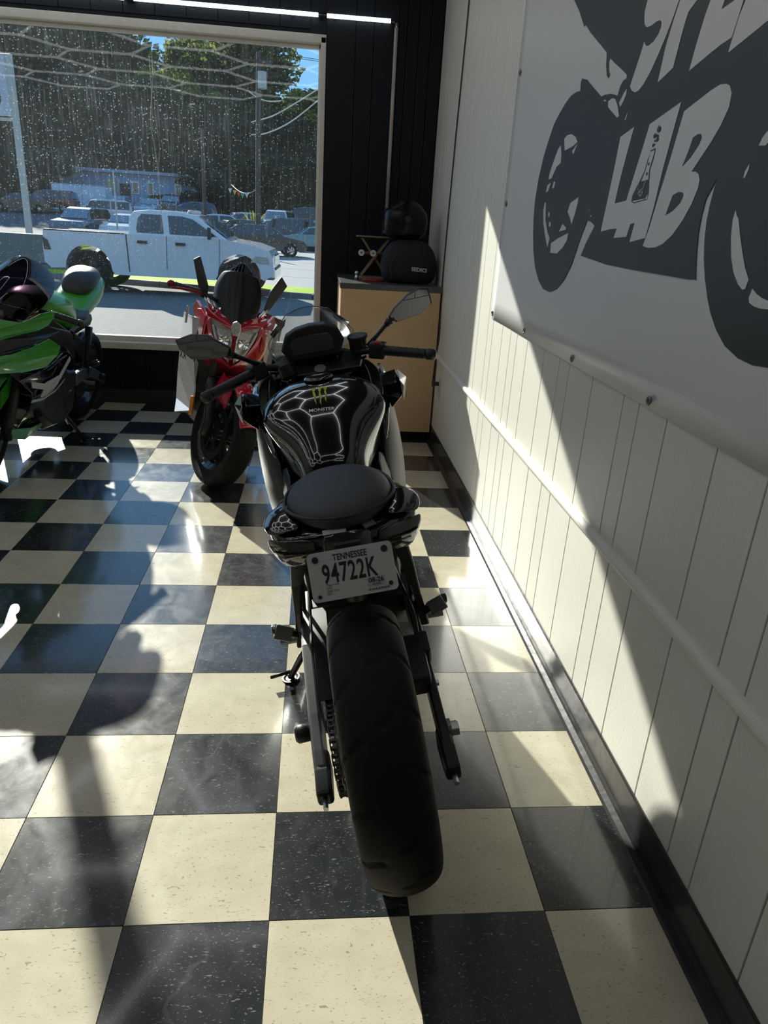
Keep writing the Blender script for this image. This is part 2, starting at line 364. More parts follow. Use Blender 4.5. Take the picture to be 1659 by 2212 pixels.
# front wall (black, boarded) with the shop window
def wallbox(name, x0, x1, z0, z1, m, parent=None):
    return (struct if parent is None else obj)(name, box(B(), ((x0+x1)/2, FY+.09, (z0+z1)/2), (x1-x0, .16, z1-z0)), m, **({} if parent is None else {'parent': parent}))
WL, WRx, WB, WT = -4.7, .105, .42, 2.52
wf = struct('wall_front', box(B(), ((BX+WX)/2, FY+.09, WB/2-.25), (WX-BX+.3, .16, WB+.5)), M_black)
for nm, a in {'wall_panel': (BX-.15, WX+.15, WT, CZ+.2), 'side_panel': (WRx, WX+.15, WB, WT), 'end_panel': (BX-.15, WL, WB, WT)}.items():
    wallbox(nm, *a, M_black, wf)
xs = [.107, .30, .42, .585, .64, .72, .80, .885]
for a, b in zip(xs, xs[1:]):
    obj('board', box(B(), ((a+b)/2, FY+.004, 1.53), (b-a-.004, .012, 2.82)), M_black, wf, bevel=.001, seg=1)
xs = [-4.6+.2*i for i in range(24)]
for a, b in zip(xs, xs[1:]):
    obj('board', box(B(), ((a+b)/2, FY+.004, 2.745), (b-a-.004, .012, .37)), M_black, wf, bevel=.001, seg=1)
    obj('board', box(B(), ((a+b)/2, FY+.004, .245), (b-a-.004, .012, .27)), M_black, wf, bevel=.001, seg=1)
struct('baseboard_front', box(B(), ((BX+WX)/2, FY-.004, .055), (WX-BX, .010, .11)), M_base)
win = struct('window_1', box(B(), ((WL+WRx)/2, FY+.03, WB+.02), (WRx-WL, .10, .05)), M_frame, bevel=.004)
def frm(n, c, s): return obj(n, box(B(), c, s), M_frame, win, bevel=.004)
frm('sill_rail', ((WL+WRx)/2, FY+.075, WB+.062), (WRx-WL, .05, .04))
frm('frame_head', ((WL+WRx)/2, FY+.03, WT-.012), (WRx-WL, .08, .05)); frm('head_stop', ((WL+WRx)/2, FY+.075, WT-.045), (WRx-WL, .04, .03))
frm('frame_jamb', (WRx-.018, FY+.03, (WB+WT)/2), (.036, .08, WT-WB)); frm('frame_jamb', (WL+.018, FY+.03, (WB+WT)/2), (.036, .08, WT-WB))
frm('jamb_stop', (WRx-.040, FY+.075, (WB+WT)/2), (.016, .04, WT-WB-.06))
frm('mullion', (-2.33, FY+.06, (WB+WT)/2), (.08, .10, WT-WB))
obj('window_pane', box(B(), ((-2.29+WRx-.03)/2, FY+.085, (WB+WT)/2+.01), (WRx-.03+2.29, .006, WT-WB-.12)), M_window, win)
obj('window_pane', box(B(), ((WL+.03-2.37)/2, FY+.085, (WB+WT)/2+.01), (-2.37-WL-.03, .006, WT-WB-.12)), M_window, win)
M_drip = mat('dried_drip', (.6, .6, .57), .7)
for k, P in enumerate(([(322, 120), (327, 200), (325, 260), (333, 310), (341, 370), (347, 440), (349, 500)], [(333, 200), (336, 250), (343, 300), (345, 330), (343, 355)], [(327, 110), (330, 160), (328, 230), (330, 280)], [(235, 85), (241, 105), (242, 125)])):
    obj('dried_drip', tube(B(), smoothpath([on(u, v, 1, FY+.081) for u, v in P], 4), .0022 if k == 0 else .0014, 6), M_drip, win)
# the rest of the shell
struct('ceiling', box(B(), ((BX+WX)/2, (BY+FY)/2, CZ+.06), (WX-BX+.4, FY-BY+.5, .1)), M_ceil)
struct('wall_left', box(B(), (BX-.08, (BY+FY)/2, CZ/2), (.14, FY-BY+.3, CZ)), M_wall)
struct('wall_back', box(B(), ((BX+WX)/2, BY-.08, CZ/2), (WX-BX+.3, .14, CZ)), M_wall)

# LED tube run above the window, and the unlit drop beside it
def led(name, a, b, m, label, lit):
    t = thing(name, label, 'led tube', (0, 0, 0)); bm = B(); cyl(bm, a, b, .0125, seg=14); obj('tube', bm, m, t, smooth=True)
    for e, s in ((a, 1), (b, -1)):
        d = (Vector(b)-Vector(a)).normalized()*s; bm = B(); cyl(bm, Vector(e)-d*.012, Vector(e)+d*.014, .0145, seg=14); obj('end_cap', bm, M_smoke, t, smooth=False)
    for q in (.15, .85): p_ = Vector(a).lerp(Vector(b), q); obj('bracket', box(B(), p_+Vector((0, .022, 0)), (.02, .03, .02)), M_frame, t)
    return t
yL = FY-.035
led('led_tube', (-1.135, yL, 2.632), (.062, yL, 2.634), M_led, 'long lit tube light over the shop window, the middle length of the run', 1)
led('led_tube', (-2.33, yL, 2.628), (-1.165, yL, 2.631), M_led, 'lit tube light at the top left edge of the picture above the window', 1)
led('led_tube', (.092, yL, 2.634), (.538, yL, 2.636), M_led, 'short lit tube light at the right end of the run above the window', 1)
led('led_tube', (.565, yL, 2.615), (.565, yL, 1.44), M_ledoff, 'unlit white tube hanging upright on the black wall right of the window', 0)
bm = B(); box(bm, (.565, FY-.03, 1.37), (.06, .045, .10)); tag(obj('power_adapter', bm, M_cloth, bevel=.006), 'small black power box under the unlit upright tube', 'adapter')

# the honeycomb of LED tubes under the ceiling, behind and above the viewer
M_grid = mat('led_grid_tube', (.9, .95, 1), .4, emit=(.96, .97, 1.0), es=6.2)
gr = thing('ceiling_led_grid', 'honeycomb of lit LED tubes under the black ceiling, mirrored in window and fuel tank', 'ceiling light', (-2.6, -2.2, CZ-.04)); seen = set()
for i in range(7):
    for j in range(5):
        cx, cy = -5.05+i*.93, -1.0+j*1.074+(i % 2)*.537
        for k in range(6):
            a, b = [(cx+.62*math.cos(R(60*q)), cy+.62*math.sin(R(60*q))) for q in (k, k+1)]
            key = tuple(sorted(((round(a[0], 1), round(a[1], 1)), (round(b[0], 1), round(b[1], 1)))))
            if key in seen or max(a[1], b[1]) > FY-.15 or max(a[0], b[0]) > WX-.1: continue
            seen.add(key); obj('tube', cyl(B(), (a[0]+2.6, a[1]+2.2, 0), (b[0]+2.6, b[1]+2.2, 0), .012, seg=8), M_grid, gr, smooth=True)

# banner on the right wall -----------------------------------------------------------
XB = WX-.0035
def wpt(u, v, x): p_ = on(u, v, 0, x); return Vector((x, p_.y, p_.z))
ban = thing('wall_banner', 'big white vinyl banner with a black motorcycle print on the right wall', 'banner', (0, 0, 0))
yb0, yb1, zb0, zb1 = 2.265, -1.55, 1.022, 2.75
# the sheet, with slight ripples
ny, nz = 60, 22; vs = []; fs = []
for i in range(ny+1):
    for j in range(nz+1):
        yy = yb0+(yb1-yb0)*i/ny; zz = zb0+(zb1-zb0)*j/nz
        vs.append((XB-.0012*(1+math.sin(yy*9+zz*2)*math.sin(zz*3.1+yy)), yy, zz))
for i in range(ny):
    for j in range(nz): a = i*(nz+1)+j; fs.append((a, a+1, a+nz+2, a+nz+1))
obj('sheet', (vs, fs), M_vinyl, ban, smooth=True, solid=.0008)
def Z7(p_): return (1140+p_[0]*.31284, p_[1]*.31284)
def art(name, polys, m, dx):
    for P in polys:
        bm = B()
        Q = [wpt(*Z7(q), XB-dx) for q in P]
        prism(bm, [(q.y, q.z) for q in Q], lambda a, b: Vector((XB-dx, a, b)), lambda a, b: Vector((XB-dx+.0003, a, b))); obj(name, bm, m, ban)
def cr(P, n=4):   # rounded outline
    out = []; N = len(P)
    for i in range(N):
        a, b, c, d = [Vector(P[(i+k) % N]) for k in (-1, 0, 1, 2)]
        for k in range(n):
            t = k/n; q = .5*((2*b)+(c-a)*t+(2*a-5*b+4*c-d)*t*t+(3*b-a-3*c+d)*t**3); out.append((q.x, q.y))
    return out
outline = [(320,0),(355,75),(372,130),(390,185),(400,170),(430,220),(545,362),(541,450),(545,520),(556,543),(568,520),(560,490),(560,430),(570,403),(600,435),(650,480),(683,515),(682,540),(660,555),(640,590),(620,660),(575,647),(530,655),(508,668),(440,590),(410,550),(385,545),(375,541),(366,570),(362,628),(335,635),(300,660),(265,705),(215,790),(180,860),(140,980),(110,1080),(75,1230),(50,1380),(40,1500),(36,1620),(38,1730),(50,1850),(75,1940),(105,1995),(150,2017),(200,1995),(250,1930),(300,1830),(350,1680),(380,1600),(410,1520),(440,1535),(461,1560),(430,1620),(400,1680),(365,1765),(450,1795),(540,1827),(700,1860),(850,1885),(1000,1910),(1100,1928),(1160,1932),(1160,1850),(1165,1750),(1175,1620),(1200,1480),(1230,1370),(1265,1310),(1285,1270),(1308,1230),(1290,1290),(1260,1400),(1235,1520),(1220,1650),(1215,1780),(1222,1920),(1240,2060),(1260,2160),(1300,2280),(1360,2390),(1450,2475),(1550,2522),(1659,2540),(1780,2520),(1900,2440),(2020,2280),(2100,2050),(2140,1750),(2120,1450),(2050,1200),(1980,1050),(2100,900),(2200,700),(2150,450),(1950,200),(1800,0),(1600,-150),(1300,-190),(900,-190),(500,-190),(330,-160)]
art('print', [outline], M_bink, .0032)
S_ = [(828,0),(808,80),(805,130),(808,170),(820,188),(850,178),(890,148),(915,138),(925,155),(920,190),(900,240),(870,285),(835,315),(818,318),(808,300),(805,285),(780,370),(706,595),(718,625),(740,638),(765,625),(800,580),(850,490),(900,380),(950,260),(1000,130),(1035,30),(1045,0),(1080,-110),(860,-110)]
P_ = [(1052,0),(1000,160),(950,330),(897,570),(1003,468),(1060,250),(1085,160),(1110,80),(1170,0),(1230,-110),(1090,-110)]
E1 = [(1262,0),(1220,120),(1160,320),(1113,490),(1250,375),(1330,310),(1408,258),(1440,160),(1490,0),(1430,0),(1338,65),(1360,0),(1400,-110),(1300,-110)]
E2 = [(1505,0),(1460,110),(1420,240),(1383,365),(1500,270),(1600,190),(1659,140),(1760,70),(1800,-60),(1540,-90)]
LA = [(735,876),(640,945),(600,1150),(560,1340),(503,1600),(555,1585),(615,1577),(592,1643),(680,1635),(708,1548),(738,1538),(702,1672),(810,1643),(870,1430),(930,1180),(1000,920),(1060,703),(842,858),(800,1000),(740,1190),(680,1385),(600,1405),(640,1230),(690,1040)]
B_ = [(1080,768),(1050,870),(980,1110),(900,1370),(840,1570),(793,1698),(830,1712),(880,1708),(930,1685),(1000,1620),(1070,1520),(1130,1410),(1175,1300),(1187,1240),(1178,1200),(1160,1185),(1130,1185),(1180,1110),(1260,990),(1330,870),(1390,740),(1409,640),(1395,590),(1370,578),(1330,583),(1270,620),(1180,690)]
art('lettering', [S_, P_, E1, E2, LA, B_], M_vinyl, .0040)
Bh = [[(1140,950),(1110,1040),(1065,1150),(1120,1090),(1180,1000),(1200,950),(1195,925),(1175,925)], [(1000,1348),(970,1430),(950,1487),(1000,1455),(1050,1400),(1073,1350),(1068,1328),(1040,1325)]]
art('letter_gap', Bh, M_bink, .0048)
wh = [[(252,960),(270,935),(300,925),(330,945),(343,980),(310,1010),(255,1040)], [(228,1003),(210,1030),(180,1110),(150,1200),(143,1240),(165,1230),(200,1150),(228,1125),(232,1060)], [(350,1362),(295,1400),(275,1462),(290,1500),(302,1550),(325,1480),(345,1400)], [(118,1398),(108,1450),(108,1540),(120,1630),(135,1708),(150,1645),(135,1600),(122,1520),(125,1400)], [(155,1745),(160,1680),(210,1645),(280,1608),(270,1660),(240,1710),(200,1750)], [(135,1280),(125,1330),(140,1320),(160,1260)], [(143,1460),(140,1490),(147,1500),(152,1475)], [(148,1530),(145,1560),(155,1568),(160,1540)], [(240,1545),(215,1600),(262,1585),(265,1572)], [(180,1250),(168,1300),(180,1300),(190,1260)],
      [(555,700),(585,677),(605,685),(620,730),(630,800),(617,813),(555,740)], [(685,610),(665,640),(630,710),(638,738),(660,700),(680,650)], [(686,780),(668,828),(675,830),(687,790)], [(345,990),(305,1045),(315,1065)], [(522,692),(532,702),(543,695),(532,688)], [(426,1440),(420,1455),(426,1456)], [(432,1486),(430,1494),(438,1496),(440,1488)],
      [(1435,1450),(1415,1520),(1403,1640),(1405,1780),(1420,1880),(1450,1960),(1480,2000),(1500,1995),(1525,1930),(1500,1850),(1480,1730),(1465,1620),(1455,1510),(1443,1490)], [(1533,1128),(1500,1180),(1488,1230),(1500,1225),(1525,1170)], [(1690,860),(1659,900),(1620,950),(1595,1005),(1640,1005),(1680,960)], [(1551,1993),(1526,2055),(1528,2090),(1560,2115),(1600,2130),(1690,2140),(1690,2090),(1620,2060),(1580,2030)]]
art('print_gap', wh, M_vinyl, .0040)
art('flask', [[(848,1038),(882,1022),(880,1050),(868,1100),(845,1170),(838,1250),(835,1330),(822,1378),(732,1404),(715,1392),(722,1350),(768,1260),(806,1180),(828,1100),(848,1055)]], M_bink, .0046)
art('flask_glass', [[(851,1046),(876,1036),(874,1050),(860,1100),(838,1170),(832,1240),(784,1252),(812,1182),(835,1100)], [(724,1388),(812,1370),(826,1340),(824,1372),(732,1397)]], M_vinyl, .0052)
bub = [(905,893,12,22),(877,938,9,18),(893,962,8,16),(895,938,7,10),(878,972,5,8),(865,1003,6,13),(876,996,3,5),(903,868,3,4),(835,1133,6,12),(822,1200,6,12)]
art('bubble', [[(cx+rx*math.cos(a)+ry*.25*math.sin(a), cy-ry*math.sin(a)) for a in [2*PI*k/14 for k in range(14)]] for cx, cy, rx, ry in bub], M_bink, .0056)
def strokes(paths, wd):
    out = []
    for P in paths:
        for a, b in zip(P, P[1:]):
            a, b = Vector(a), Vector(b); n = (b-a).orthogonal().normalized()*wd; out.append([tuple(a+n), tuple(b+n), tuple(b-n), tuple(a-n)])
    return out
art('molecule', strokes([[(758,1303),(772,1318),(760,1335),(775,1357),(790,1338),(778,1312),(800,1295),(803,1272),(815,1250)], [(790,1338),(795,1310)], [(772,1318),(778,1350)]], 1.3), M_vinyl, .0056)
for u, v in [(1132,714),(1235,775),(1401,866),(1123,157),(1093,440),(1063,676)]:
    q = wpt(u, v, XB-.004); bm = B(); lathe(bm, [(0, .012), (-.002, .011), (-.002, .007), (0, .006)], seg=20, c=q); obj('grommet', bm, M_alu, ban, smooth=True)
    bm = B(); cyl(bm, q+Vector((.003, 0, 0)), q+Vector((-.001, 0, 0)), .006, seg=12); obj('nail_head', bm, M_ink, ban)
for y in (-.15, -.75, -1.35):
    bm = B(); lathe(bm, [(0, .012), (-.002, .011), (-.002, .007), (0, .006)], seg=20, c=(XB-.004, y, 1.045)); obj('grommet', bm, M_alu, ban, smooth=True)

# cabinet in the corner ------------------------------------------------------------
cab = thing('plywood_cabinet', 'pale plywood cabinet with a dark worktop in the corner beside the window', 'cabinet', (.56, 4.08, 0))
def part(n, bm, m, p, **k): return obj(n, bm, m, p, **k)
def rel(bm, o): bmesh.ops.translate(bm, vec=-Vector(o.location), verts=bm.verts); return bm
bm = B(); box(bm, (.553, 3.689, .535), (.646, .018, .93)); part('front_panel', rel(bm, cab), M_birch, cab, bevel=.001)
bm = B(); box(bm, (.239, 4.09, .535), (.018, .78, .93)); part('side_panel', rel(bm, cab), M_birch, cab, bevel=.001)
bm = B(); box(bm, (.865, 4.09, .535), (.018, .78, .93)); part('side_panel', rel(bm, cab), M_birch, cab, bevel=.001)
bm = B(); box(bm, (.56, 4.10, .035), (.60, .74, .07)); part('plinth', rel(bm, cab), M_black, cab)
bm = B(); box(bm, (.555, 4.085, 1.018), (.662, .815, .034)); part('worktop', rel(bm, cab), M_ctop, cab, bevel=.002)

# on the cabinet
ct = 1.035
bag = thing('helmet_bag', 'black cloth helmet bag with a small white word on its side, on the cabinet', 'bag', (.685, 3.95, ct))
rings = []
for z, rx, ry in [(0, .145, .11), (.02, .175, .13), (.08, .19, .145), (.15, .188, .14), (.22, .16, .12), (.265, .11, .085), (.275, .03, .03)]:
    rings.append([(rx*math.copysign(abs(math.cos(a))**.7, math.cos(a)), ry*math.copysign(abs(math.sin(a))**.7, math.sin(a)), z) for a in [2*PI*k/28 for k in range(28)]])
obj('pouch', loft(B(), rings), M_cloth, bag, smooth=True, sub=1)
obj('drawstring', tube(B(), smoothpath([(-.02, -.09, .262), (-.09, -.12, .19), (-.13, -.13, .10), (-.12, -.14, .03)]), .003, 6), M_cord, bag, smooth=True)
text_on('word', 'SEDICI', .040, lambda x, y: (.055+x*.88, -.1490-.002, .085+y*.8+x*-.05), M_sticker, bag, offset=.0015)
h = thing('full_face_helmet', 'glossy black full-face helmet resting on top of the black cloth bag', 'helmet', (.66, 4.0, ct+.268), (0, 0, R(10)))
rings = []
for k in range(13):
    t = k/12; z = .255*t; prof = [.085, .110, .124, .130, .132, .133, .132, .128, .120, .107, .088, .060, .02][k]
    rings.append([(-.01*(1-t)+prof*1.12*math.cos(a), prof*.95*math.sin(a), z) for a in [2*PI*i/32 for i in range(32)]])
obj('shell', loft(B(), rings), M_helm, h, smooth=True, sub=1)
rings = []
for z in (.085, .12, .16, .19):
    rr = .152-(z-.13)**2*3; rings.append([(-rr*math.cos(a), rr*.86*math.sin(a), z) for a in [-1.2+2.4*i/14 for i in range(15)]])
obj('visor', loft(B(), rings, closed=False), M_helm, h, smooth=True, solid=.003)
obj('chin_vent', box(B(), (-.142, 0, .045), (.02, .07, .022)), M_dark, h, bevel=.005)
for s in (-1, 1): obj('visor_pivot', cyl(B(), (-.03, s*.118, .13), (-.03, s*.136, .13), .022), M_dark, h, smooth=False, bevel=.003)
# wooden scissor stand with two white wheels
st = thing('scissor_stand', 'small wooden scissor-lift stand with two white wheels behind the helmet bag', 'stand', (.47, 4.16, ct))
obj('top_plate', box(B(), (.0, 0, .275), (.26, .14, .008)), M_wood, st, bevel=.001)
obj('base_plate', box(B(), (.0, 0, .006), (.20, .14, .012)), M_wood, st, bevel=.001)
for yy in (-.05, .05):
    obj('cross_arm', bar(B(), (-.09, yy, .02), (.09, yy, .262), .010, .022, (0, 1, 0)), M_wood, st, bevel=.001)
    obj('cross_arm', bar(B(), (.09, yy+.012, .02), (-.09, yy+.012, .262), .010, .022, (0, 1, 0)), M_wood, st, bevel=.001)
for x in (-.10, -.02):
    obj('axle', cyl(B(), (x, -.14, .172), (x+.12, .05, .168), .009, seg=12), M_wood, st)
    w_ = obj('wheel', lathe(B(), [(-.006, .006), (-.006, .021), (.006, .021), (.006, .006)], 24, 'y', (x, -.145, .173), closed=True), M_plate, st, bevel=.002)
chm = thing('ball_mount', 'small chrome ball mount standing on the worktop edge', 'mount', (.345, 4.02, ct))
obj('stem', cyl(B(), (0, 0, 0), (0, 0, .03), .016, .009), M_chrome, chm, smooth=True); obj('ball', sph(B(), (0, 0, .042), .014), M_chrome, chm, smooth=True)
rings = [[(rx*math.cos(a)*(1+.18*math.sin(3*a+z*90)), ry*math.sin(a), z) for a in [2*PI*i/20 for i in range(20)]] for z, rx, ry in ((0, .07, .05), (.010, .072, .05), (.018, .055, .035), (.022, .02, .012))]
o = obj('red_rag', loft(B(), rings), M_rag, smooth=True); o.location = (.45, 3.93, ct); tag(o, 'crumpled red rag on the worktop left of the helmet bag', 'rag')

# outlet and cord on the right wall
out = thing('wall_outlet', 'ivory power outlet low on the white wall beside the cabinet', 'outlet', (WX-.004, 3.50, .42))
obj('cover_plate', box(B(), (0, 0, 0), (.006, .075, .12)), M_outlet, out, bevel=.002); obj('socket', box(B(), (-.004, 0, -.028), (.004, .034, .03)), M_outlet, out, bevel=.002)
pth = [(WX-.006, 3.60, CZ-.04), (WX-.006, 3.60, 2.5), (WX-.006, 3.66, 1.9), (WX-.006, 3.70, 1.3), (WX-.006, 3.70, 1.0), (WX-.008, 3.66, .86), (WX-.02, 3.56, .74), (WX-.05, 3.46, .62), (WX-.055, 3.46, .50), (WX-.05, 3.50, .435), (WX-.03, 3.50, .448)]
cord = thing('extension_lead', 'black power cord running down the white wall into the outlet', 'cord', (0, 0, 0))
obj('cable', tube(B(), smoothpath(pth, 5), .0042, 8), M_cord, cord, smooth=True); obj('plug', box(B(), (WX-.024, 3.5, .449), (.03, .024, .024)), M_cord, cord, bevel=.004)

# ================================================================== OUTSIDE
def gz(y): return ZG if y < 46 else ZG+(y-46)*.055 if y < 84 else ZG+38*.055+(y-84)*.16
def strip(name, rows, m, dz=0, xs=None, **k):
    """ground strip between y(x) lines"""
    xs = xs or [-70+4*i for i in range(31)]; vs, fs = [], []
    for r in rows:
        for x in xs: y = r(x); vs.append((x, y, gz(y)+dz))
    n = len(xs)
    for j in range(len(rows)-1):
        for i in range(n-1): fs.append((j*n+i, j*n+i+1, (j+1)*n+i+1, (j+1)*n+i))
    return struct(name, (vs, fs), m, **k)
near = lambda x: 18.0-.30*x; far = lambda x: 19.5-.245*x
strip('pavement', [lambda x: FY+.17, lambda x: near(x)-.2], M_asph)
strip('verge', [near, far], M_grass, .125, xs=[-40+2*i for i in range(32)])
strip('street', [lambda x: far(x)+.1, lambda x: 34-.35*x*.6, lambda x: 46], M_road, .01)
strip('car_lot', [lambda x: 46, lambda x: 55, lambda x: 65, lambda x: 75, lambda x: 84], M_lot)
strip('ground', [lambda x: near(x)-.3, lambda x: far(x)+.2, lambda x: 46], M_asph, -.03)
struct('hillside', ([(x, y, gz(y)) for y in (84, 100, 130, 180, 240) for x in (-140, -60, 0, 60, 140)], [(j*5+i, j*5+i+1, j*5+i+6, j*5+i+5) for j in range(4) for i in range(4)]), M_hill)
bm = B()
for x0 in range(-20, 12, 2):
    k_ = obj('kerb_stone', loft(B(), [[(x, near(x)-.22+dy, ZG+z) for dy, z in ((0, 0), (.03, .13), (.18, .13), (.22, 0))] for x in (x0, x0+1.97)]), M_kerb, bpy.data.objects['verge'])
# low retaining wall at the left
struct('retaining_wall', box(B(), (-11.0, 22.0, .02), (9.0, .4, 1.0), (0, 0, -.05)), M_kerb)
for i, y_ in enumerate((24.5, 28.5, 33.0)):
    o = obj('lane_line', ([(x, (y_ if k == 0 else y_+.14)-.24*x, ZG+.014) for x in (-60, 30) for k in (0, 1)], [(0, 2, 3, 1)]), M_plate, bpy.data.objects['street'])

# pickup truck -------------------------------------------------------------------
def arch(cx, cz, r, a0=0, a1=180, n=12): return [(cx+r*math.cos(R(a0+(a1-a0)*k/n)), cz+r*math.sin(R(a0+(a1-a0)*k/n))) for k in range(n+1)]
def carwheel(parent, s, side, y, r, mr, wd=.24):
    """wheel in a car frame: s along, y across, side = which face looks out"""
    bm = B(); lathe(bm, [(y-wd/2, r*.62), (y-wd/2, r*.92), (y-wd/3, r), (y+wd/3, r), (y+wd/2, r*.92), (y+wd/2, r*.62)], 28, 'y', (s, 0, r), closed=True)
    t = obj('wheel', bm, M_rub, parent, smooth=False)
    bm = B(); yo = y+side*wd*.36
    lathe(bm, [(yo, r*.62), (yo-side*.03, r*.56), (yo-side*.10, r*.54)], 24, 'y', (s, 0, r))
    for k in range(6):
        a = 2*PI*k/6+.3; bar(bm, (s, yo-side*.01, r), (s+r*.58*math.cos(a), yo-side*.02, r+r*.58*math.sin(a)), r*.15, .03, (0, 1, 0))
    cyl(bm, (s, yo-side*.05, r), (s, yo+side*.01, r), r*.16); obj('rim', bm, mr, t)
    return t
def vehicle(name, label, cat, loc, yaw, body, cabin, W, mats, wheels, r, group=None, glass_in=.02, wind=None, lights=True, tumble=.16):
    """body, cabin: side outlines (s, h) from rear to front"""
    v = thing(name, label, cat, loc, (0, 0, yaw), group); mb, mg = mats
    L_ = max(p_[0] for p_ in body)
    def tp(h, w0):  # half width narrows with height above the belt
        hb = min(p_[1] for p_ in cabin); return w0-max(0, h-hb)*tumble
    bm = B(); prism(bm, body, lambda s, h: Vector((s, -W/2, h)), lambda s, h: Vector((s, W/2, h))); obj('body', bm, mb, v, bevel=.05, seg=3)
    bm = B(); prism(bm, cabin, lambda s, h: Vector((s, -tp(h, W/2-.04), h)), lambda s, h: Vector((s, tp(h, W/2-.04), h))); obj('cabin', bm, mb, v, bevel=.04, seg=2)
    return v, tp
# the white truck, its near side facing the shop
TY = 17.95; th = R(-1.5)
hull = [(.30, .62), (.29, .95), (.33, 1.32), (2.16, 1.33), (4.10, 1.33), (4.45, 1.31), (5.05, 1.24), (5.40, 1.13), (5.50, .98), (5.52, .60), (5.30, .46), (5.22, .50)]+arch(4.72, .52, .50, 0, 180)[0:]+[(4.15, .42), (1.85, .42)]+arch(1.28, .52, .52, 0, 180)+[(.70, .52), (.45, .50)]
cabn = [(2.20, 1.30), (2.24, 1.70), (2.34, 1.82), (2.68, 1.87), (3.38, 1.87), (3.73, 1.80), (4.46, 1.31)]
trk, tp = vehicle('pickup_truck', 'white four-door pickup truck parked beyond the grass strip outside the window', 'truck', (-6.42, TY, ZG), th, hull, cabn, 1.96, (M_wpaint, M_glassd), None, .43)
TH = Matrix.Rotation(0, 4, 'Z')
def side_panel(name, poly, m, dy=.0, par=None, thick=.012, W=1.96, tpf=None):
    f_ = tpf or tp; bm = B(); prism(bm, poly, lambda s, h: Vector((s, -f_(h, W/2-.04)-dy, h)), lambda s, h: Vector((s, -f_(h, W/2-.04)-dy-thick, h))); return obj(name, bm, m, par or trk)
side_panel('side_window', [(2.42, 1.37), (2.40, 1.45), (2.44, 1.68), (2.52, 1.765), (2.97, 1.775), (3.01, 1.37)], M_glassd)
side_panel('side_window', [(3.15, 1.37), (3.11, 1.765), (3.43, 1.765), (3.68, 1.71), (4.22, 1.37)], M_glassd)
bm = B(); prism(bm, [(3.80, 1.775), (4.42, 1.36), (4.45, 1.37), (3.84, 1.79)], lambda s, h: Vector((s, -tp(h, .88), h+.015)), lambda s, h: Vector((s, tp(h, .88), h+.015))); obj('windscreen', bm, M_windsh, trk)
bm = B()
for s in (3.06, 4.26): bar(bm, (s, -.985, .60), (s+.02, -.985, 1.33), .008, .012, (0, 1, 0))
bar(bm, (2.20, -.985, .50), (2.17, -.985, 1.32), .02, .014, (0, 1, 0)); obj('door_gap', bm, M_dark, trk)
for s in (2.42, 3.28): side_panel('door_handle', [(s, 1.14), (s, 1.20), (s+.22, 1.20), (s+.22, 1.14)], M_ink, .05, thick=.03)
side_panel('tail_lamp', [(.32, .90), (.31, 1.17), (.42, 1.10), (.47, .90)], M_smoke, .042)
side_panel('head_lamp', [(4.98, .86), (5.10, 1.00), (5.38, .99), (5.42, .84)], M_lens, .042)
obj('rear_bumper', box(B(), (.34, 0, .68), (.34, 1.9, .24)), M_alu, trk, bevel=.03)
obj('front_bumper', box(B(), (5.42, 0, .62), (.26, 1.92, .28)), M_chrome, trk, bevel=.06)
obj('grille', box(B(), (5.48, 0, .90), (.08, 1.1, .24)), M_chrome, trk, bevel=.02)
obj('bed_rail', box(B(), (1.24, -.96, 1.325), (1.80, .05, .03)), M_dark, trk, bevel=.01)
bm = B(); bar(bm, (4.10, -.97, 1.36), (4.10, -1.16, 1.40), .03, .03); box(bm, (4.08, -1.18, 1.44), (.07, .12, .26)); obj('wing_mirror', bm, M_ink, trk, bevel=.02)
for k, q in enumerate((-.5, -.25, 0, .25, .5)): obj('roof_lamp', sph(B(), (3.56, q, 1.87), .06, (1.3, 1, .6), 12), M_amber if 0 else M_plate, trk, smooth=True)
for s in (1.28, 4.72):
    for sd_, y_ in ((-1, -.86), (1, .86)): carwheel(trk, s, sd_, y_, .46, M_rimk, .28)
obj('underbody', box(B(), (2.9, 0, .50), (4.4, 1.3, .20)), M_dark, trk)
obj('antenna', cyl(B(), (4.2, -.86, 1.28), (4.1, -.86, 1.75), .008, seg=6), M_ink, trk)

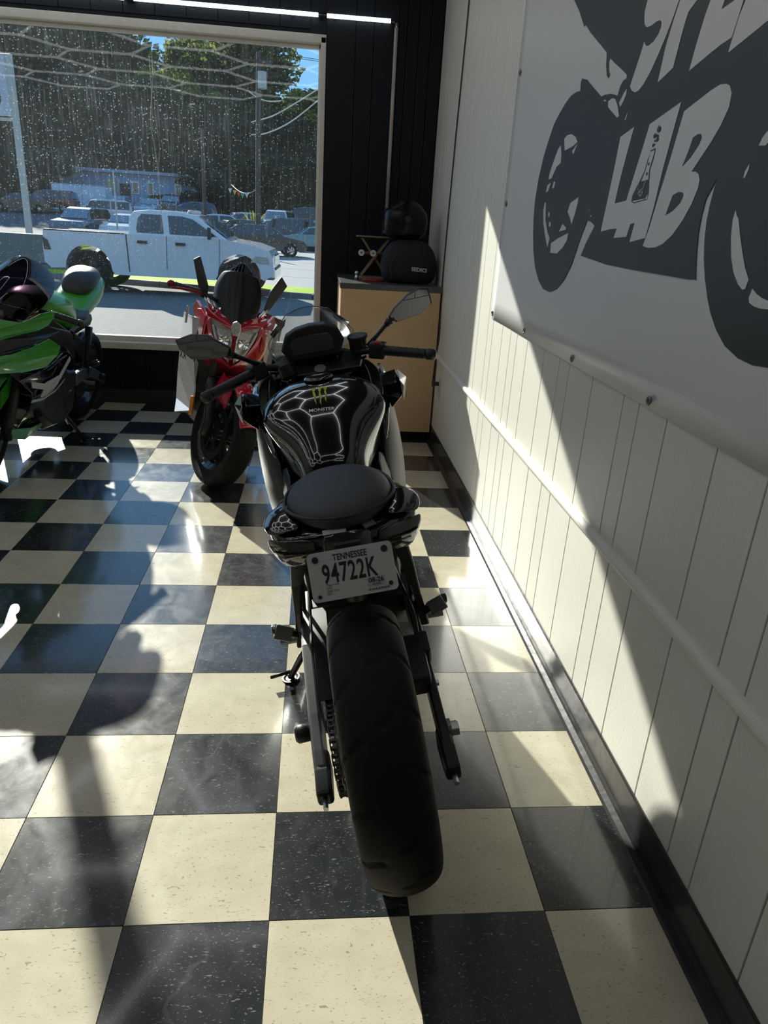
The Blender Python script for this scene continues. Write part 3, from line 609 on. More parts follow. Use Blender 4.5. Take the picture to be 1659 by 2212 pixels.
SH = {'sedan': (([(0, .35), (0, .85), (.15, .98), (1.0, 1.0), (3.5, .95), (4.4, .78), (4.55, .6), (4.5, .28), (4.2, .25)]+arch(3.75, .3, .36, 0, 180, 8)+arch(.85, .3, .36, 0, 180, 8)+[(.3, .28)]), [(.35, .96), (1.15, 1.40), (1.5, 1.45), (2.3, 1.45), (2.75, 1.38), (3.45, .94)], .62, 4.55),
      'hatch': (([(0, .35), (0, .9), (.1, 1.02), (3.2, 1.0), (4.0, .85), (4.15, .6), (4.1, .28), (3.85, .25)]+arch(3.35, .3, .36, 0, 180, 8)+arch(.75, .3, .36, 0, 180, 8)+[(.3, .28)]), [(.05, 1.0), (.35, 1.42), (.7, 1.5), (2.0, 1.5), (2.4, 1.42), (3.15, .98)], .9, 4.15),
      'suv': (([(0, .4), (0, 1.0), (.08, 1.12), (3.5, 1.10), (4.4, .98), (4.6, .8), (4.6, .4), (4.3, .32)]+arch(3.8, .38, .42, 0, 180, 8)+arch(.85, .38, .42, 0, 180, 8)+[(.3, .36)]), [(.03, 1.1), (.22, 1.62), (.5, 1.72), (2.4, 1.72), (2.8, 1.62), (3.45, 1.08)], 1, 4.6),
      'pickup': (([(0, .5), (0, 1.15), (1.9, 1.15), (4.0, 1.15), (5.0, 1.05), (5.2, .9), (5.2, .45), (4.9, .4)]+arch(4.35, .42, .45, 0, 180, 8)+arch(1.05, .42, .45, 0, 180, 8)+[(.3, .46)]), [(1.95, 1.13), (2.05, 1.65), (2.3, 1.75), (3.2, 1.75), (3.5, 1.65), (4.05, 1.13)], 1, 5.2)}
PAINT = {}
def paint(n, c):
    if n not in PAINT: PAINT[n] = mat(n+'_car_paint', c, .2, coat=1, var=.04)
    return PAINT[n]
CARS = [('sedan', 560, 38.0, 10, 'black', (.02, .02, .022), 'black sedan out on the street, just right of the truck bonnet'),
 ('hatch', 500, 47, 200, 'black', (.02, .02, .022), 'black hatchback with red tail lamp behind the truck windscreen'),
 ('sedan', 520, 56, 195, 'silver', (.42, .48, .54), 'silver sedan behind the black hatchback'),
 ('sedan', 462, 52, 188, 'silver', (.42, .48, .54), 'silver sedan just above the white truck cab'),
 ('suv', 610, 56, 80, 'white', (.6, .6, .6), 'white boxy van facing the shop, near the window frame'),
 ('suv', 618, 48, 160, 'navy', (.03, .05, .09), 'dark blue off-roader at the right of the lot beside the white boxy van'),
 ('sedan', 588, 50, 190, 'white', (.6, .6, .6), 'low white car nose-on between the palm and the dark blue off-roader'),
 ('sedan', 684, 46, 185, 'teal', (.12, .28, .30), 'pale teal car at the window frame edge'),
 ('pickup', 378, 70, 265, 'charcoal', (.03, .035, .04), 'charcoal pickup standing in front of the pale blue building'),
 ('suv', 178, 45, 262, 'bluegrey', (.06, .09, .14), 'blue-grey pickup-like car nose-on above the truck bed'),
 ('suv', 215, 56, 195, 'silver', (.42, .48, .54), 'large silver estate car behind the blue-grey one, above the truck bed'),
 ('hatch', 275, 46, 262, 'white', (.6, .6, .6), 'white hatchback facing the shop beside the truck cab'),
 ('sedan', 330, 68, 265, 'pale', (.35, .42, .52), 'pale blue sedan parked before the middle of the building'),
 ('sedan', 258, 70, 268, 'pale', (.35, .42, .52), 'pale blue sedan parked at the white container'),
 ('hatch', 412, 66, 200, 'navy', (.03, .05, .09), 'navy hatchback right of the charcoal pickup'),
 ('suv', 108, 66, 180, 'crimson', (.12, .01, .015), 'dark red car at the left end of the building'),
 ('sedan', 50, 64, 190, 'black', (.02, .02, .022), 'dark sedan at far left behind the sign pole'),
 ('suv', 655, 64, 185, 'black', (.02, .02, .022), 'black off-roader far back in the lot, right of the palm')]
for typ, u, dy, yaw, cn, c, lab in CARS:
    hull_, cab_, _, Lc = SH[typ]; a = R(yaw); x = on(u, 470, 1, dy).x
    cx, cy = math.cos(a)*Lc/2, math.sin(a)*Lc/2
    v, tpf = vehicle({'sedan': 'sedan_car', 'hatch': 'hatchback_car', 'suv': 'estate_car', 'pickup': 'parked_pickup'}[typ], lab, 'car', (x-cx, dy-cy, gz(dy)+.0), a, hull_, cab_, 1.8, (paint(cn, c), M_glassd), None, .32, 'cars parked on the lot across the street', tumble=.30)
    s0, s1 = cab_[0][0], cab_[-1][0]; zt = max(q[1] for q in cab_); zb = min(q[1] for q in cab_)
    xf = [q for q in cab_ if q[1] > zt-.12]; a0, a1 = min(q[0] for q in xf), max(q[0] for q in xf)
    mid = (a0+a1)/2
    for sgn in (-1, 1):
        for P in ([(s0+.22, zb+.04), (a0+.04, zt-.10), (mid-.05, zt-.09), (mid-.05, zb+.04)], [(mid+.05, zb+.04), (mid+.05, zt-.09), (a1-.02, zt-.11), (s1-.26, zb+.04)]):
            bm = B(); prism(bm, P, lambda s, h: Vector((s, sgn*(tpf(h, .86)+.003), h)), lambda s, h: Vector((s, sgn*(tpf(h, .86)+.014), h))); obj('side_window', bm, M_glassd, v)
    bm = B()
    prism(bm, [(a1+.06, zt-.10), (s1-.08, zb+.06), (s1-.03, zb+.07), (a1+.10, zt-.09)], lambda s, h: Vector((s+.02, -tpf(h, .80), h)), lambda s, h: Vector((s+.02, tpf(h, .80), h))); obj('windscreen', bm, M_windsh, v)
    bm = B(); prism(bm, [(a0-.06, zt-.12), (s0+.06, zb+.06), (s0+.01, zb+.07), (a0-.11, zt-.10)], lambda s, h: Vector((s-.02, -tpf(h, .78), h)), lambda s, h: Vector((s-.02, tpf(h, .78), h))); obj('rear_window', bm, M_windsh, v)
    wr_ = .40 if typ in ('suv', 'pickup') else .32
    ws = {'sedan': (.85, 3.75), 'hatch': (.75, 3.35), 'suv': (.85, 3.8), 'pickup': (1.05, 4.35)}[typ]
    for s in ws:
        for sd_, y_ in ((-1, -.80), (1, .80)): carwheel(v, s, sd_, y_, wr_, M_steel, .2)
    hz = hull_[1][1]-.12
    for y_ in (-.68, .68):
        obj('tail_lamp', box(B(), (-.005, y_, hz), (.04, .30, .12)), M_dkred, v); obj('head_lamp', box(B(), (Lc-.10, y_, hz-.10), (.08, .32, .13)), M_lens, v, bevel=.02)

# long pale blue building
bl = thing('office_building', 'long low pale blue building behind the parked cars', 'building', (-18.3, 76, gz(76)))
hb = 4.68-gz(76)-.35; LB = 14.6
obj('wall', box(B(), (0, 4, hb/2-.3), (LB, 7, hb+.6)), M_bldg, bl)
obj('roof', box(B(), (0, 3.9, hb+.12), (LB+.7, 7.9, .28)), M_roofm, bl, bevel=.03)
obj('fascia', box(B(), (0, .40, hb-.12), (LB+.3, .1, .22)), M_roofm, bl)
for x_ in (-6.2, 0.9, 2.3, 4.9):
    q = obj('window', box(B(), (x_, .46, hb*.62), (.62, .1, 1.1)), M_wpaint, bl); obj('pane', box(B(), (x_, .40, hb*.62), (.46, .04, .92)), M_glassd, q)
obj('door', box(B(), (-.1, .45, hb*.40), (.95, .1, 2.0)), M_ink, bl); obj('notice_board', box(B(), (-1.3, .42, hb*.66), (.8, .1, .9)), mat('ochre_board', (.45, .40, .15), .6), bl)
for i in range(1, 24): obj('siding_joint', box(B(), (-LB/2+i*LB/24, .49, hb/2), (.02, .03, hb)), M_roofm, bl) if i % 4 == 0 else None
cont = thing('shipping_container', 'white box container standing in front of the left half of the building', 'container', (-21.0, 70.5, gz(70.5)))
obj('box', box(B(), (0, 1.2, 1.05), (4.6, 2.4, 2.1)), mat('container_white', (.60, .66, .74), .6), cont, bevel=.02)
obj('door_bar', box(B(), (.25, -.02, 1.05), (.05, .05, 2.0)), M_roofm, cont); obj('roof_rim', box(B(), (0, 1.2, 2.12), (4.7, 2.5, .06)), M_roofm, cont)

# trees on the slope ---------------------------------------------------------------
def leafmesh(seed, n, rx, rz, sz):
    rnd = random.Random(seed); vs, fs = [], []
    cl = [(Vector((rnd.gauss(0, .42)*rx, rnd.gauss(0, .42)*rx, rnd.uniform(-1, .95)*rz)), rnd.uniform(.22, .42)*rx) for _ in range(34)]
    for k in range(n):
        c, r_ = rnd.choice(cl); d = Vector((rnd.gauss(0, 1), rnd.gauss(0, 1), rnd.gauss(0, 1))).normalized()
        p_ = c+d*r_*rnd.uniform(.6, 1.05); 
        n_ = (d+Vector((rnd.gauss(0, .6), rnd.gauss(0, .6), rnd.gauss(0, .6)))).normalized(); a = n_.orthogonal().normalized()*sz*rnd.uniform(.6, 1.4); b = n_.cross(a).normalized()*sz*rnd.uniform(.4, .9)
        i = len(vs); vs += [p_+a, p_+b, p_-a, p_-b]; fs.append((i, i+1, i+2, i+3))
    me = bpy.data.meshes.new('foliage'); me.from_pydata(vs, [], fs); return me
CROWN = [leafmesh(s, 5200, 4.6, 6.0+s, .34) for s in range(3)]
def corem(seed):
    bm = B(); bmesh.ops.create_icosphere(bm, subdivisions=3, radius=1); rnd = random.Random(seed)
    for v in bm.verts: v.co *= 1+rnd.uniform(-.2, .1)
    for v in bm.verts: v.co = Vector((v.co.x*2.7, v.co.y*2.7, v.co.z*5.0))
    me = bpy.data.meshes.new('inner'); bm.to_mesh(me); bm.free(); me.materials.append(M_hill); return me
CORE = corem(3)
TRUNK = bpy.data.meshes.new('trunk'); bm = B(); tube(bm, [(0, 0, -2), (.1, 0, 3), (0, .15, 8), (.2, 0, 13)], [.38, .3, .22, .08], 8); bm.to_mesh(TRUNK); bm.free(); TRUNK.materials.append(M_bark)
ordn = ['first', 'second', 'third', 'fourth', 'fifth', 'sixth', 'seventh', 'eighth', 'ninth', 'tenth', 'eleventh', 'twelfth', 'thirteenth']
def tree(u, dy, top, mi, lab, sc=1.0, seed=0):
    """u: picture column it stands in; top: height of its tip"""
    rnd = random.Random(seed*7+int(u)); x = on(u, 300, 1, dy).x; z = gz(dy); H = top-z
    t = thing('leafy_tree', lab, 'tree', (x, dy, z), (0, 0, rnd.uniform(0, 6)), 'trees on the slope across the street')
    k = H/19*sc; o = bpy.data.objects.new('trunk', TRUNK); COL.objects.link(o); o.parent = t; o.scale = (1, 1, H/19)
    me = CROWN[seed % 3].copy(); me.materials.append(M_leafs[mi]); hz_ = 6.0+seed % 3
    s2 = H*.40/hz_*.93; o = bpy.data.objects.new('foliage', me); COL.objects.link(o); o.parent = t; o.location = (0, 0, H*.56); o.scale = (sc*1.25, sc*1.25, s2)
    o2 = bpy.data.objects.new('crown_light_block', CORE); COL.objects.link(o2); o2.parent = t; o2.location = (0, 0, H*.52); o2.scale = (sc, sc, s2*1.05)  # dark blob added inside the crown to block light through the leaves
back = [(-40, 21), (20, 21.5), (75, 22), (130, 22), (185, 22), (235, 21.5), (280, 21), (325, 17.0), (410, 20.5), (445, 20), (500, 22.2), (552, 21.8), (612, 14.5), (655, 12.), (700, 17.5), (745, 19)]
for i, (u, tp_) in enumerate(back[:13]): tree(u, 100+(i*37 % 9), tp_+1.0, 1 if i > 6 else 0, f'tall tree of the back row on the slope, {ordn[i]} from the left', .95 if i > 5 else 1.25, i)
tree(660, 98, 12., 1, 'lower tree under the open sky near the right of the window', 1.1, 3)
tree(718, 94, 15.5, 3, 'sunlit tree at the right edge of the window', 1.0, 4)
front = [(-20, 11), (35, 12), (95, 12.5), (150, 13), (205, 13), (262, 13.5), (318, 13), (372, 13), (425, 12.5), (478, 11.5), (535, 11), (590, 10.5), (650, 9)]
for i, (u, tp_) in enumerate(front): tree(u, 85+(i*29 % 6), tp_+.3, (0, 2, 0, 2)[i % 4], f'dark tree of the front row behind the building, {ordn[i]} from the left', 1.15, i+1)
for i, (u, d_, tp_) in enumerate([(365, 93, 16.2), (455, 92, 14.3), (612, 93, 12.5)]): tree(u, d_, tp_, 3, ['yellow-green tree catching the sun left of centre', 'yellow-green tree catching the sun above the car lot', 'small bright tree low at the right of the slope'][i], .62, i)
tree(470, 76, 6.5, 2, 'shrubby dark tree at the right end of the building', .9, 2); tree(530, 78, 7, 0, 'shrubby dark tree behind the palm-like bush', .9, 5); tree(640, 80, 7, 2, 'shrubby dark tree behind the right of the lot', .9, 7); tree(585, 82, 7, 0, 'dark thicket tree between the wooden post and the window frame', .9, 8)
tree(55, 74, 6, 2, 'shrubby dark tree left of the building', .8, 9); tree(5, 76, 6.5, 0, 'shrubby dark tree at the far left of the window', .8, 10)

for i, (u, d_, tp_) in enumerate([(790, 96, 17), (880, 100, 19), (980, 96, 18), (1090, 100, 19), (840, 86, 11), (930, 88, 12), (1030, 86, 11)]): tree(u, d_, tp_, i % 3, f'tree of the slope hidden behind the black wall, {ordn[i]} to the right of the window', 1.25, i+2)

# palm-like bush
pb = thing('spiky_bush', 'spiky yellow-green palm-like bush at the edge of the car lot', 'bush', (on(548, 470, 1, 52).x, 52, gz(52)))
bm = B(); rnd = random.Random(5)
for k in range(46):
    a = rnd.uniform(0, 2*PI); e = rnd.uniform(.1, 1.4); L_ = rnd.uniform(1.2, 2.1); d = Vector((math.cos(a)*math.cos(e), math.sin(a)*math.cos(e), math.sin(e)))
    P = [Vector((0, 0, .5))+d*L_*t+Vector((0, 0, -.5*t*t)) for t in (0, .4, .8, 1)]; s_ = d.cross(Vector((0, 0, 1))).normalized()
    loft(bm, [[p_-s_*w_, p_+s_*w_] for p_, w_ in zip(P, (.03, .09, .06, .005))], closed=False, cap=False)
obj('fronds', bm, M_leafs[3], pb); obj('stump', cyl(B(), (0, 0, -.2), (0, 0, .7), .22, .15), M_bark, pb)

# utility poles, wires, pennants
def upole(u, dy, top, r_, lab, lean=0, m=M_bark, name='utility_pole'):
    x = on(u, 470, 1, dy).x; t = thing(name, lab, 'pole', (x, dy, gz(dy)))
    obj('post', cyl(B(), (0, 0, -.2), (lean, 0, top-gz(dy)), r_, r_*.8, 12), m, t); return t
t = upole(443, 44, 5.6, .11, 'dark timber post in the lot behind the truck cab'); 
t = upole(557, 44, 9.4, .16, 'thick dark utility pole right of the truck windscreen', .1)
obj('transformer', cyl(B(), (.3, -.2, 8.2), (.3, -.2, 9.0), .24, seg=16), M_pole, t); obj('cross_arm', box(B(), (.1, -.1, 9.5), (1.6, .1, .1)), M_bark, t)
upole(252, 44, 3.2, .05, 'thin pale post above the truck cab roof', m=M_pole, name='sign_post')
upole(499, 60, 8.8, .10, 'green-grey lamp post far back in the lot', m=M_leafs[2], name='lamp_post')
upole(690, 40, 3.2, .10, 'pinkish post at the right edge of the window', m=mat('pink_post', (.4, .22, .18), .6), name='marker_post')
def wire(pts, dy, r_, lab, m=M_pole):
    P = [on(u, v, 1, dy+k*1.5) for k, (u, v) in enumerate(pts)]
    o = obj('overhead_cable', tube(B(), smoothpath(P, 5), r_, 6), m, smooth=True); tag(o, lab, 'cable')
M_cab = mat('sunlit_cable', (.7, .62, .5), .5)  # sunlight on the cables is put into this pale warm colour
wire([(538, 198), (560, 213), (582, 219), (607, 218)], 44, .035, 'short sagging pale cable ending left of the open sky', M_cab)
wire([(543, 264), (590, 250), (640, 222), (700, 184)], 44, .035, 'upper pale cable rising to the right window frame', M_cab)
wire([(543, 291), (575, 288), (630, 262), (700, 206)], 44, .035, 'lower pale cable rising to the right window frame', M_cab)
wire([(420, 101), (560, 112), (700, 130)], 98, .03, 'thin dark wire high across the sky', M_bark)
wire([(420, 104), (560, 115), (700, 134)], 98, .03, 'second thin dark wire just below the first in the sky', M_bark)
pn = thing('pennant_string', 'string of orange, red and green pennants beside the spiky bush', 'bunting', (0, 0, 0))
P = [on(499, 398, 1, 60), on(515, 412, 1, 54), on(535, 418, 1, 50), on(557, 408, 1, 44)]; obj('string', tube(B(), smoothpath(P, 4), .015, 5), M_plate, pn)
for k, (u, v) in enumerate([(497, 407), (507, 411), (516, 414), (524, 417), (533, 416)]):
    q = on(u, v, 1, [58, 56, 54, 52, 50][k]); c = [(.6, .6, .6), (.7, .35, .02), (.6, .03, .03), (.03, .35, .15), (.6, .6, .6)][k]
    bm = B(); prism(bm, [(-.14, 0), (.14, 0), (0, -.34)], lambda a, b: q+Vector((a, 0, b)), lambda a, b: q+Vector((a, .01, b))); obj('pennant', bm, mat(f'pennant_{k}', c, .7), pn)

# roadside sign at the left
sg = thing('roadside_sign', 'roadside sign on a tall pale pole at the left of the window', 'sign', (-10.55, 28.5, ZG))
x1 = -10.32; obj('pole', box(B(), (.0, 0, 3.2), (.20, .20, 6.6)), M_pole, sg, bevel=.02)
obj('pole', box(B(), (-3.2, 0, 3.2), (.20, .20, 6.6)), M_pole, sg, bevel=.02)
pan = obj('sign_panel', box(B(), (-1.6, -.02, 5.55), (3.0, .08, 1.9)), M_signw, sg, bevel=.02)
obj('bottom_rail', box(B(), (-1.6, 0, 4.5), (3.1, .12, .10)), M_pole, sg)
sx = lambda a, b: Vector((a, -.07, b))
def flat(name, polys, m, d=-.07):
    bm = B()
    for P in polys: prism(bm, P, lambda a, b: Vector((a, d, b)), lambda a, b: Vector((a, d+.01, b)))
    return obj(name, bm, m, pan)
ell = lambda cx, cz, rx, rz, n=18: [(cx+rx*math.cos(2*PI*k/n), cz+rz*math.sin(2*PI*k/n)) for k in range(n)]
flat('sign_print', [ell(-.75, 5.15, .36, .36), ell(-2.45, 5.15, .36, .36), [(-2.5, 5.2), (-2.2, 5.8), (-1.6, 5.7), (-1.2, 6.1), (-.9, 6.35), (-.75, 6.0), (-.6, 5.5), (-.8, 5.1), (-1.3, 4.95), (-2.0, 4.95)]], M_ink)
flat('sign_print_gap', [ell(-.75, 5.15, .2, .2), ell(-2.45, 5.15, .2, .2)], M_signw, -.075)
text_on('sign_lettering', 'SPEED', .42, lambda a, b: Vector((-1.45+a, -.085, 5.52+b)), M_signw, pan, shear=.3, offset=.01)
text_on('sign_lettering', 'LAB', .42, lambda a, b: Vector((-1.5+a, -.085, 5.08+b)), M_signw, pan, shear=.3, offset=.01)

# ================================================================== MOTORCYCLES
def bframe(C, lean, head):
    return Matrix.Translation(C) @ Matrix.Rotation(R(head), 4, 'Z') @ Matrix.Rotation(R(-lean), 4, 'Y')
def tyre_bm(c, r, w, seg=300, na=26, rim=.70, rep=16, style=0):
    """tyre in the local frame: axle along x; tread grooves are cut into the surface"""
    c = Vector(c); rr = r*rim; rings = []; prof = []
    for k in range(na+1):
        t = -1+2*k/na                        # across the tread
        x = w/2*math.sin(t*PI*.5*1.02); h = math.cos(t*PI/2*.93)
        rad = r-(w*.40)*(1-h**.9); prof.append((x, rad, t))
    prof = [(-w*.40, rr, -9), (-w*.47, rr+.012, -9)]+prof+[(w*.47, rr+.012, -9), (w*.40, rr, -9), (w*.36, rr-.004, -9), (-w*.36, rr-.004, -9)]
    vs, fs = [], []; n = len(prof)
    for i in range(seg):
        a = 2*PI*i/seg
        for x, rad, t in prof:
            d = 0
            if t > -2:
                s = (i/seg*rep) % 1
                g1 = abs(((s-.55*abs(t)+(.5 if t < 0 else 0)) % 1)-.5)       # slanted shoulder sipes
                if .30 < abs(t) < .88 and g1 < .045: d = .005
                g2 = abs(((s*.5+.42*t) % 1)-.5)
                if abs(t) < .36 and g2 < .022: d = .005
            q = rad-d; vs.append(c+Vector((x, q*math.cos(a), q*math.sin(a))))
    for i in range(seg):
        j = (i+1) % seg
        for k in range(n): l = (k+1) % n; fs.append((i*n+k, j*n+k, j*n+l, i*n+l))
    return [tuple(v) for v in vs], fs
def xf(o, M):
    if M is not None: o.data.transform(M)
    return o
def wheel(par, name, c, r, w, mr, S=None, spokes=5, seg=300, discs=(1,), disc_r=.15, sprocket=False):
    rim = r*.70; bm = B()
    lathe(bm, [(-w*.40, rim+.006), (-w*.42, rim-.004), (-w*.30, rim-.018), (-w*.15, rim-.040), (w*.15, rim-.040), (w*.30, rim-.018), (w*.42, rim-.004), (w*.40, rim+.006), (w*.30, rim-.012), (w*.15, rim-.032), (-w*.15, rim-.032), (-w*.30, rim-.012)], 64, 'x', c, closed=True)
    C = Vector(c); cyl(bm, C-Vector((w*.40, 0, 0)), C+Vector((w*.40, 0, 0)), .038, seg=28)
    for k in range(spokes):
        a = 2*PI*k/spokes+.4
        for da in (-.10, .10):
            p0 = C+Vector((0, math.cos(a)*.03, math.sin(a)*.03)); p1 = C+Vector((0, math.cos(a+da)*(rim-.025), math.sin(a+da)*(rim-.025))); bar(bm, p0, p1, .028, .020, (0, math.cos(a), math.sin(a)+.01) if 0 else (1, 0, 0))
    W = xf(obj(name, bm, mr, par, smooth=False, bevel=.003), S)
    v, f_ = tyre_bm(c, r, w, seg); xf(obj('tyre', (v, f_), M_rub, W, smooth=True), S)
    for s in discs:
        bm = B(); x = s*w*.46; lathe(bm, [(x-.003, disc_r*.72), (x-.003, disc_r), (x+.003, disc_r), (x+.003, disc_r*.72)], 48, 'x', c, closed=True)
        xf(obj('brake_disc', bm, M_disc, W), S)
        bm = B()
        lathe(bm, [(x-.004, .042), (x-.004, .056), (x+.004, .056), (x+.004, .042)], 32, 'x', c, closed=True)
        for k in range(6):
            a = 2*PI*k/6; bar(bm, C+Vector((x, math.cos(a)*.05, math.sin(a)*.05)), C+Vector((x, math.cos(a+.25)*disc_r*.76, math.sin(a+.25)*disc_r*.76)), .012, .006, (1, 0, 0))
        xf(obj('disc_carrier', bm, M_dark, W), S)
    return W
def mir2(f):
    for s in (-1, 1): f(s)
def hsec(pts, y):
    """half section (x, z) from top centre round to bottom centre -> closed ring"""
    right = [(x, y, z) for x, z in pts]; left = [(-x, y, z) for x, z in reversed(pts) if x > 1e-6]
    return right+left
def sheet(name, rows, m, par, th=.006, sub=1, bev=0):
    return obj(name, loft(B(), rows, closed=False), m, par, smooth=True, solid=th, sub=sub)
def grip(par, a, b, r=.0165, endm=None, name='grip'):
    a, b = Vector(a), Vector(b); d = (b-a); L_ = d.length; n = 34; path = []; rad = []
    for k in range(n+1):
        t = k/n; path.append(a+d*t); rr = r*(1+.10*math.exp(-((t-.02)/.02)**2))
        rr -= .0014 if (k % 5 == 0) else 0; rad.append(rr)
    g_ = obj(name, tube(B(), path, rad, 16), M_dark, par, smooth=True)
    e = b+d.normalized()*.004; u = d.normalized()
    obj('bar_end', tube(B(), [e-u*.004, e+u*.002, e+u*.022, e+u*.030], [r*.9, r*1.12, r*1.1, r*.75], 16), endm or M_dark, g_, smooth=True)
    return g_
def steer_matrix(origin, rake, ang):
    ax = Vector((0, -math.sin(R(rake)), math.cos(R(rake)))); o = Vector(origin)
    return Matrix.Translation(o) @ Matrix.Rotation(R(ang), 4, ax) @ Matrix.Translation(-o)
def chassis(root, r, steer, head=(0, 1.07, .93), rake=24, wb=1.40, rw=.165, fw=.118, hi=True, forkm=None, fenderm=None, swing=None):
    """running gear shared by sport bikes: wheels, swingarm, chain, engine, frame, exhaust, fork"""
    swing = swing or M_alu; S = steer_matrix(head, rake, steer); sg = 300 if hi else 200
    wheel(root, 'rear_wheel', (0, 0, r), r, rw, M_rimk, seg=sg, discs=(1,), disc_r=.11)
    wheel(root, 'front_wheel', (0, wb, r*.955), r*.955, fw, M_rimk, S, seg=sg, discs=(-1, 1), disc_r=.152)
    # swingarm
    sw = obj('swingarm', loft(B(), [[(-.126, y, z-h), (-.162, y, z-h), (-.158, y, z+h), (-.130, y, z+h)] for y, z, h in ((-.075, r-.03, .022), (-.02, r+.0, .03), (.06, r+.035, .032), (.25, r+.10, .034), (.42, r+.11, .04), (.52, r+.10, .04))]), swing, root, bevel=.006, smooth=False)
    obj('swingarm_side', loft(B(), [[(.128, y, z-h), (.152, y, z-h), (.152, y, z+h), (.128, y, z+h)] for y, z, h in ((-.07, r-.02, .022), (.0, r+.0, .03), (.25, r+.07, .034), (.42, r+.10, .04), (.52, r+.10, .04))]), M_matte, sw, bevel=.006)
    for s in (-1, 1):
        obj('chain_adjuster', loft(B(), [[(s*.122, y, r-.02-h), (s*.158, y, r-.02-h), (s*.158, y, r-.02+h), (s*.122, y, r-.02+h)] for y, h in ((-.12, .018), (-.06, .03), (.0, .034))]), M_matte, sw, bevel=.008)
        obj('adjuster_bolt', cyl(B(), (s*.14, -.12, r-.02), (s*.14, -.148, r-.02), .006, seg=6), M_steel, sw)
    obj('axle_nut', cyl(B(), (.158, 0, r), (.178, 0, r), .018, seg=6), M_steel, sw, bevel=.002); obj('axle_washer', cyl(B(), (.152, 0, r), (.160, 0, r), .024), M_alu, sw)
    obj('stand_bobbin', loft(B(), [[(x, .045+q*math.cos(a), r+.03+q*math.sin(a)) for a in [2*PI*k/18 for k in range(18)]] for x, q in ((-.152, .012), (-.160, .014), (-.162, .021), (-.188, .022), (-.194, .016))]), M_dark, sw, smooth=True)
    obj('cross_brace', box(B(), (0, .46, r+.10), (.27, .07, .06)), M_matte, sw, bevel=.01)
    # chain and sprockets
    xc = -.104; ys, zs, Rs = 0, r, .095; yf, zf, Rf = .56, r+.075, .04
    bm = B(); lathe(bm, [(xc-.003, .05), (xc-.003, Rs-.003), (xc+.003, Rs-.003), (xc+.003, .05)], 48, 'x', (0, ys, zs), closed=True); obj('rear_sprocket', bm, M_steel, root)
    ang = math.atan2(zf-zs, yf-ys); P = []
    for k in range(25): a = ang+PI/2+PI*k/24; P.append((xc, ys+Rs*math.cos(a), zs+Rs*math.sin(a)))
    for k in range(13): a = ang-PI/2+PI*k/12; P.append((xc, yf+Rf*math.cos(a), zf+Rf*math.sin(a)))
    P = [Vector(q) for q in P]; seg_ = []; tot = sum((P[(i+1) % len(P)]-P[i]).length for i in range(len(P))); nl = int(tot/.0159); nl -= nl % 2; step = tot/nl
    i = 0; acc = 0; pts = []
    for k in range(nl):
        t = k*step
        while acc+(P[(i+1) % len(P)]-P[i]).length < t: acc += (P[(i+1) % len(P)]-P[i]).length; i += 1
        a, b = P[i % len(P)], P[(i+1) % len(P)]; pts.append(a+(b-a).normalized()*(t-acc))
    bm = B()
    for k in range(nl):
        a, b = pts[k], pts[(k+1) % nl]; o_ = .0075 if k % 2 else .0058
        for s in (-1, 1): bar(bm, a-(b-a)*.22+Vector((s*o_, 0, 0)), b+(b-a)*.22+Vector((s*o_, 0, 0)), .0022, .0135, (0, -(b-a).z, (b-a).y))
        cyl(bm, a-Vector((.007, 0, 0)), a+Vector((.007, 0, 0)), .0052, seg=8)
    ch = obj('chain', bm, M_disc, root); ch['kind'] = 'stuff'
    gd = [(xc+.012, .03, r+.115), (xc+.012, .16, r+.145), (xc+.012, .34, r+.155)]
    obj('chain_guard', loft(B(), [[(-.126, y, z-.03), (-.124, y, z), (-.088, y, z), (-.086, y, z-.008)] for y, z in ((.045, r+.108), (.10, r+.125), (.22, r+.150), (.38, r+.155))], closed=False), M_matte, root, solid=.003)
    # rear caliper
    cal = obj('rear_caliper', box(B(), (.112, .150, r+.085), (.056, .13, .075), (R(24), 0, 0)), M_dark, root, bevel=.008)
    obj('caliper_body', box(B(), (.138, .185, r+.105), (.034, .06, .065), (R(24), 0, 0)), M_dark, cal, bevel=.006); obj('banjo_bolt', cyl(B(), (.140, .11, r+.05), (.158, .11, r+.05), .008, seg=6), M_steel, cal)
    obj('brake_hose', tube(B(), smoothpath([(.128, .19, r+.09), (.135, .26, r+.15), (.12, .34, r+.20), (.11, .46, r+.22)]), .005, 8), M_dark, cal, smooth=True)
    # engine, frame, radiator
    eng = obj('engine', loft(B(), [hsec([(0, z1), (w_*.7, z1), (w_, z1-.04), (w_, z0+.05), (w_*.6, z0), (0, z0)], y) for y, w_, z0, z1 in ((.50, .10, .26, .48), (.58, .17, .20, .52), (.78, .19, .17, .56), (.90, .17, .18, .66), (1.02, .15, .26, .70), (1.08, .12, .34, .66))]), M_dark, root, bevel=.01)
    mir2(lambda s: obj('engine_cover', cyl(B(), (s*.165, .72, .33), (s*.195, .72, .33), .075, .068, 32), M_matte, eng, bevel=.006))
    mir2(lambda s: obj('frame_spar', loft(B(), [[(s*(x-.016), y, z-h), (s*(x+.012), y, z-h), (s*(x+.012), y, z+h), (s*(x-.016), y, z+h)] for y, z, x, h in ((.50, .46, .12, .05), (.56, .60, .135, .05), (.72, .70, .15, .05), (.90, .78, .13, .05), (1.06, .86, .06, .05))]), M_matte, root, bevel=.008))
    obj('radiator', box(B(), (0, 1.14, .56), (.32, .04, .24), (R(-12), 0, 0)), M_dark, root, bevel=.01)
    obj('subframe', loft(B(), [hsec([(0, z), (.09, z), (.10, z-.03), (.09, z-.07), (0, z-.07)], y) for y, z in ((.12, .76), (.4, .74), (.56, .70))]), M_dark, root)
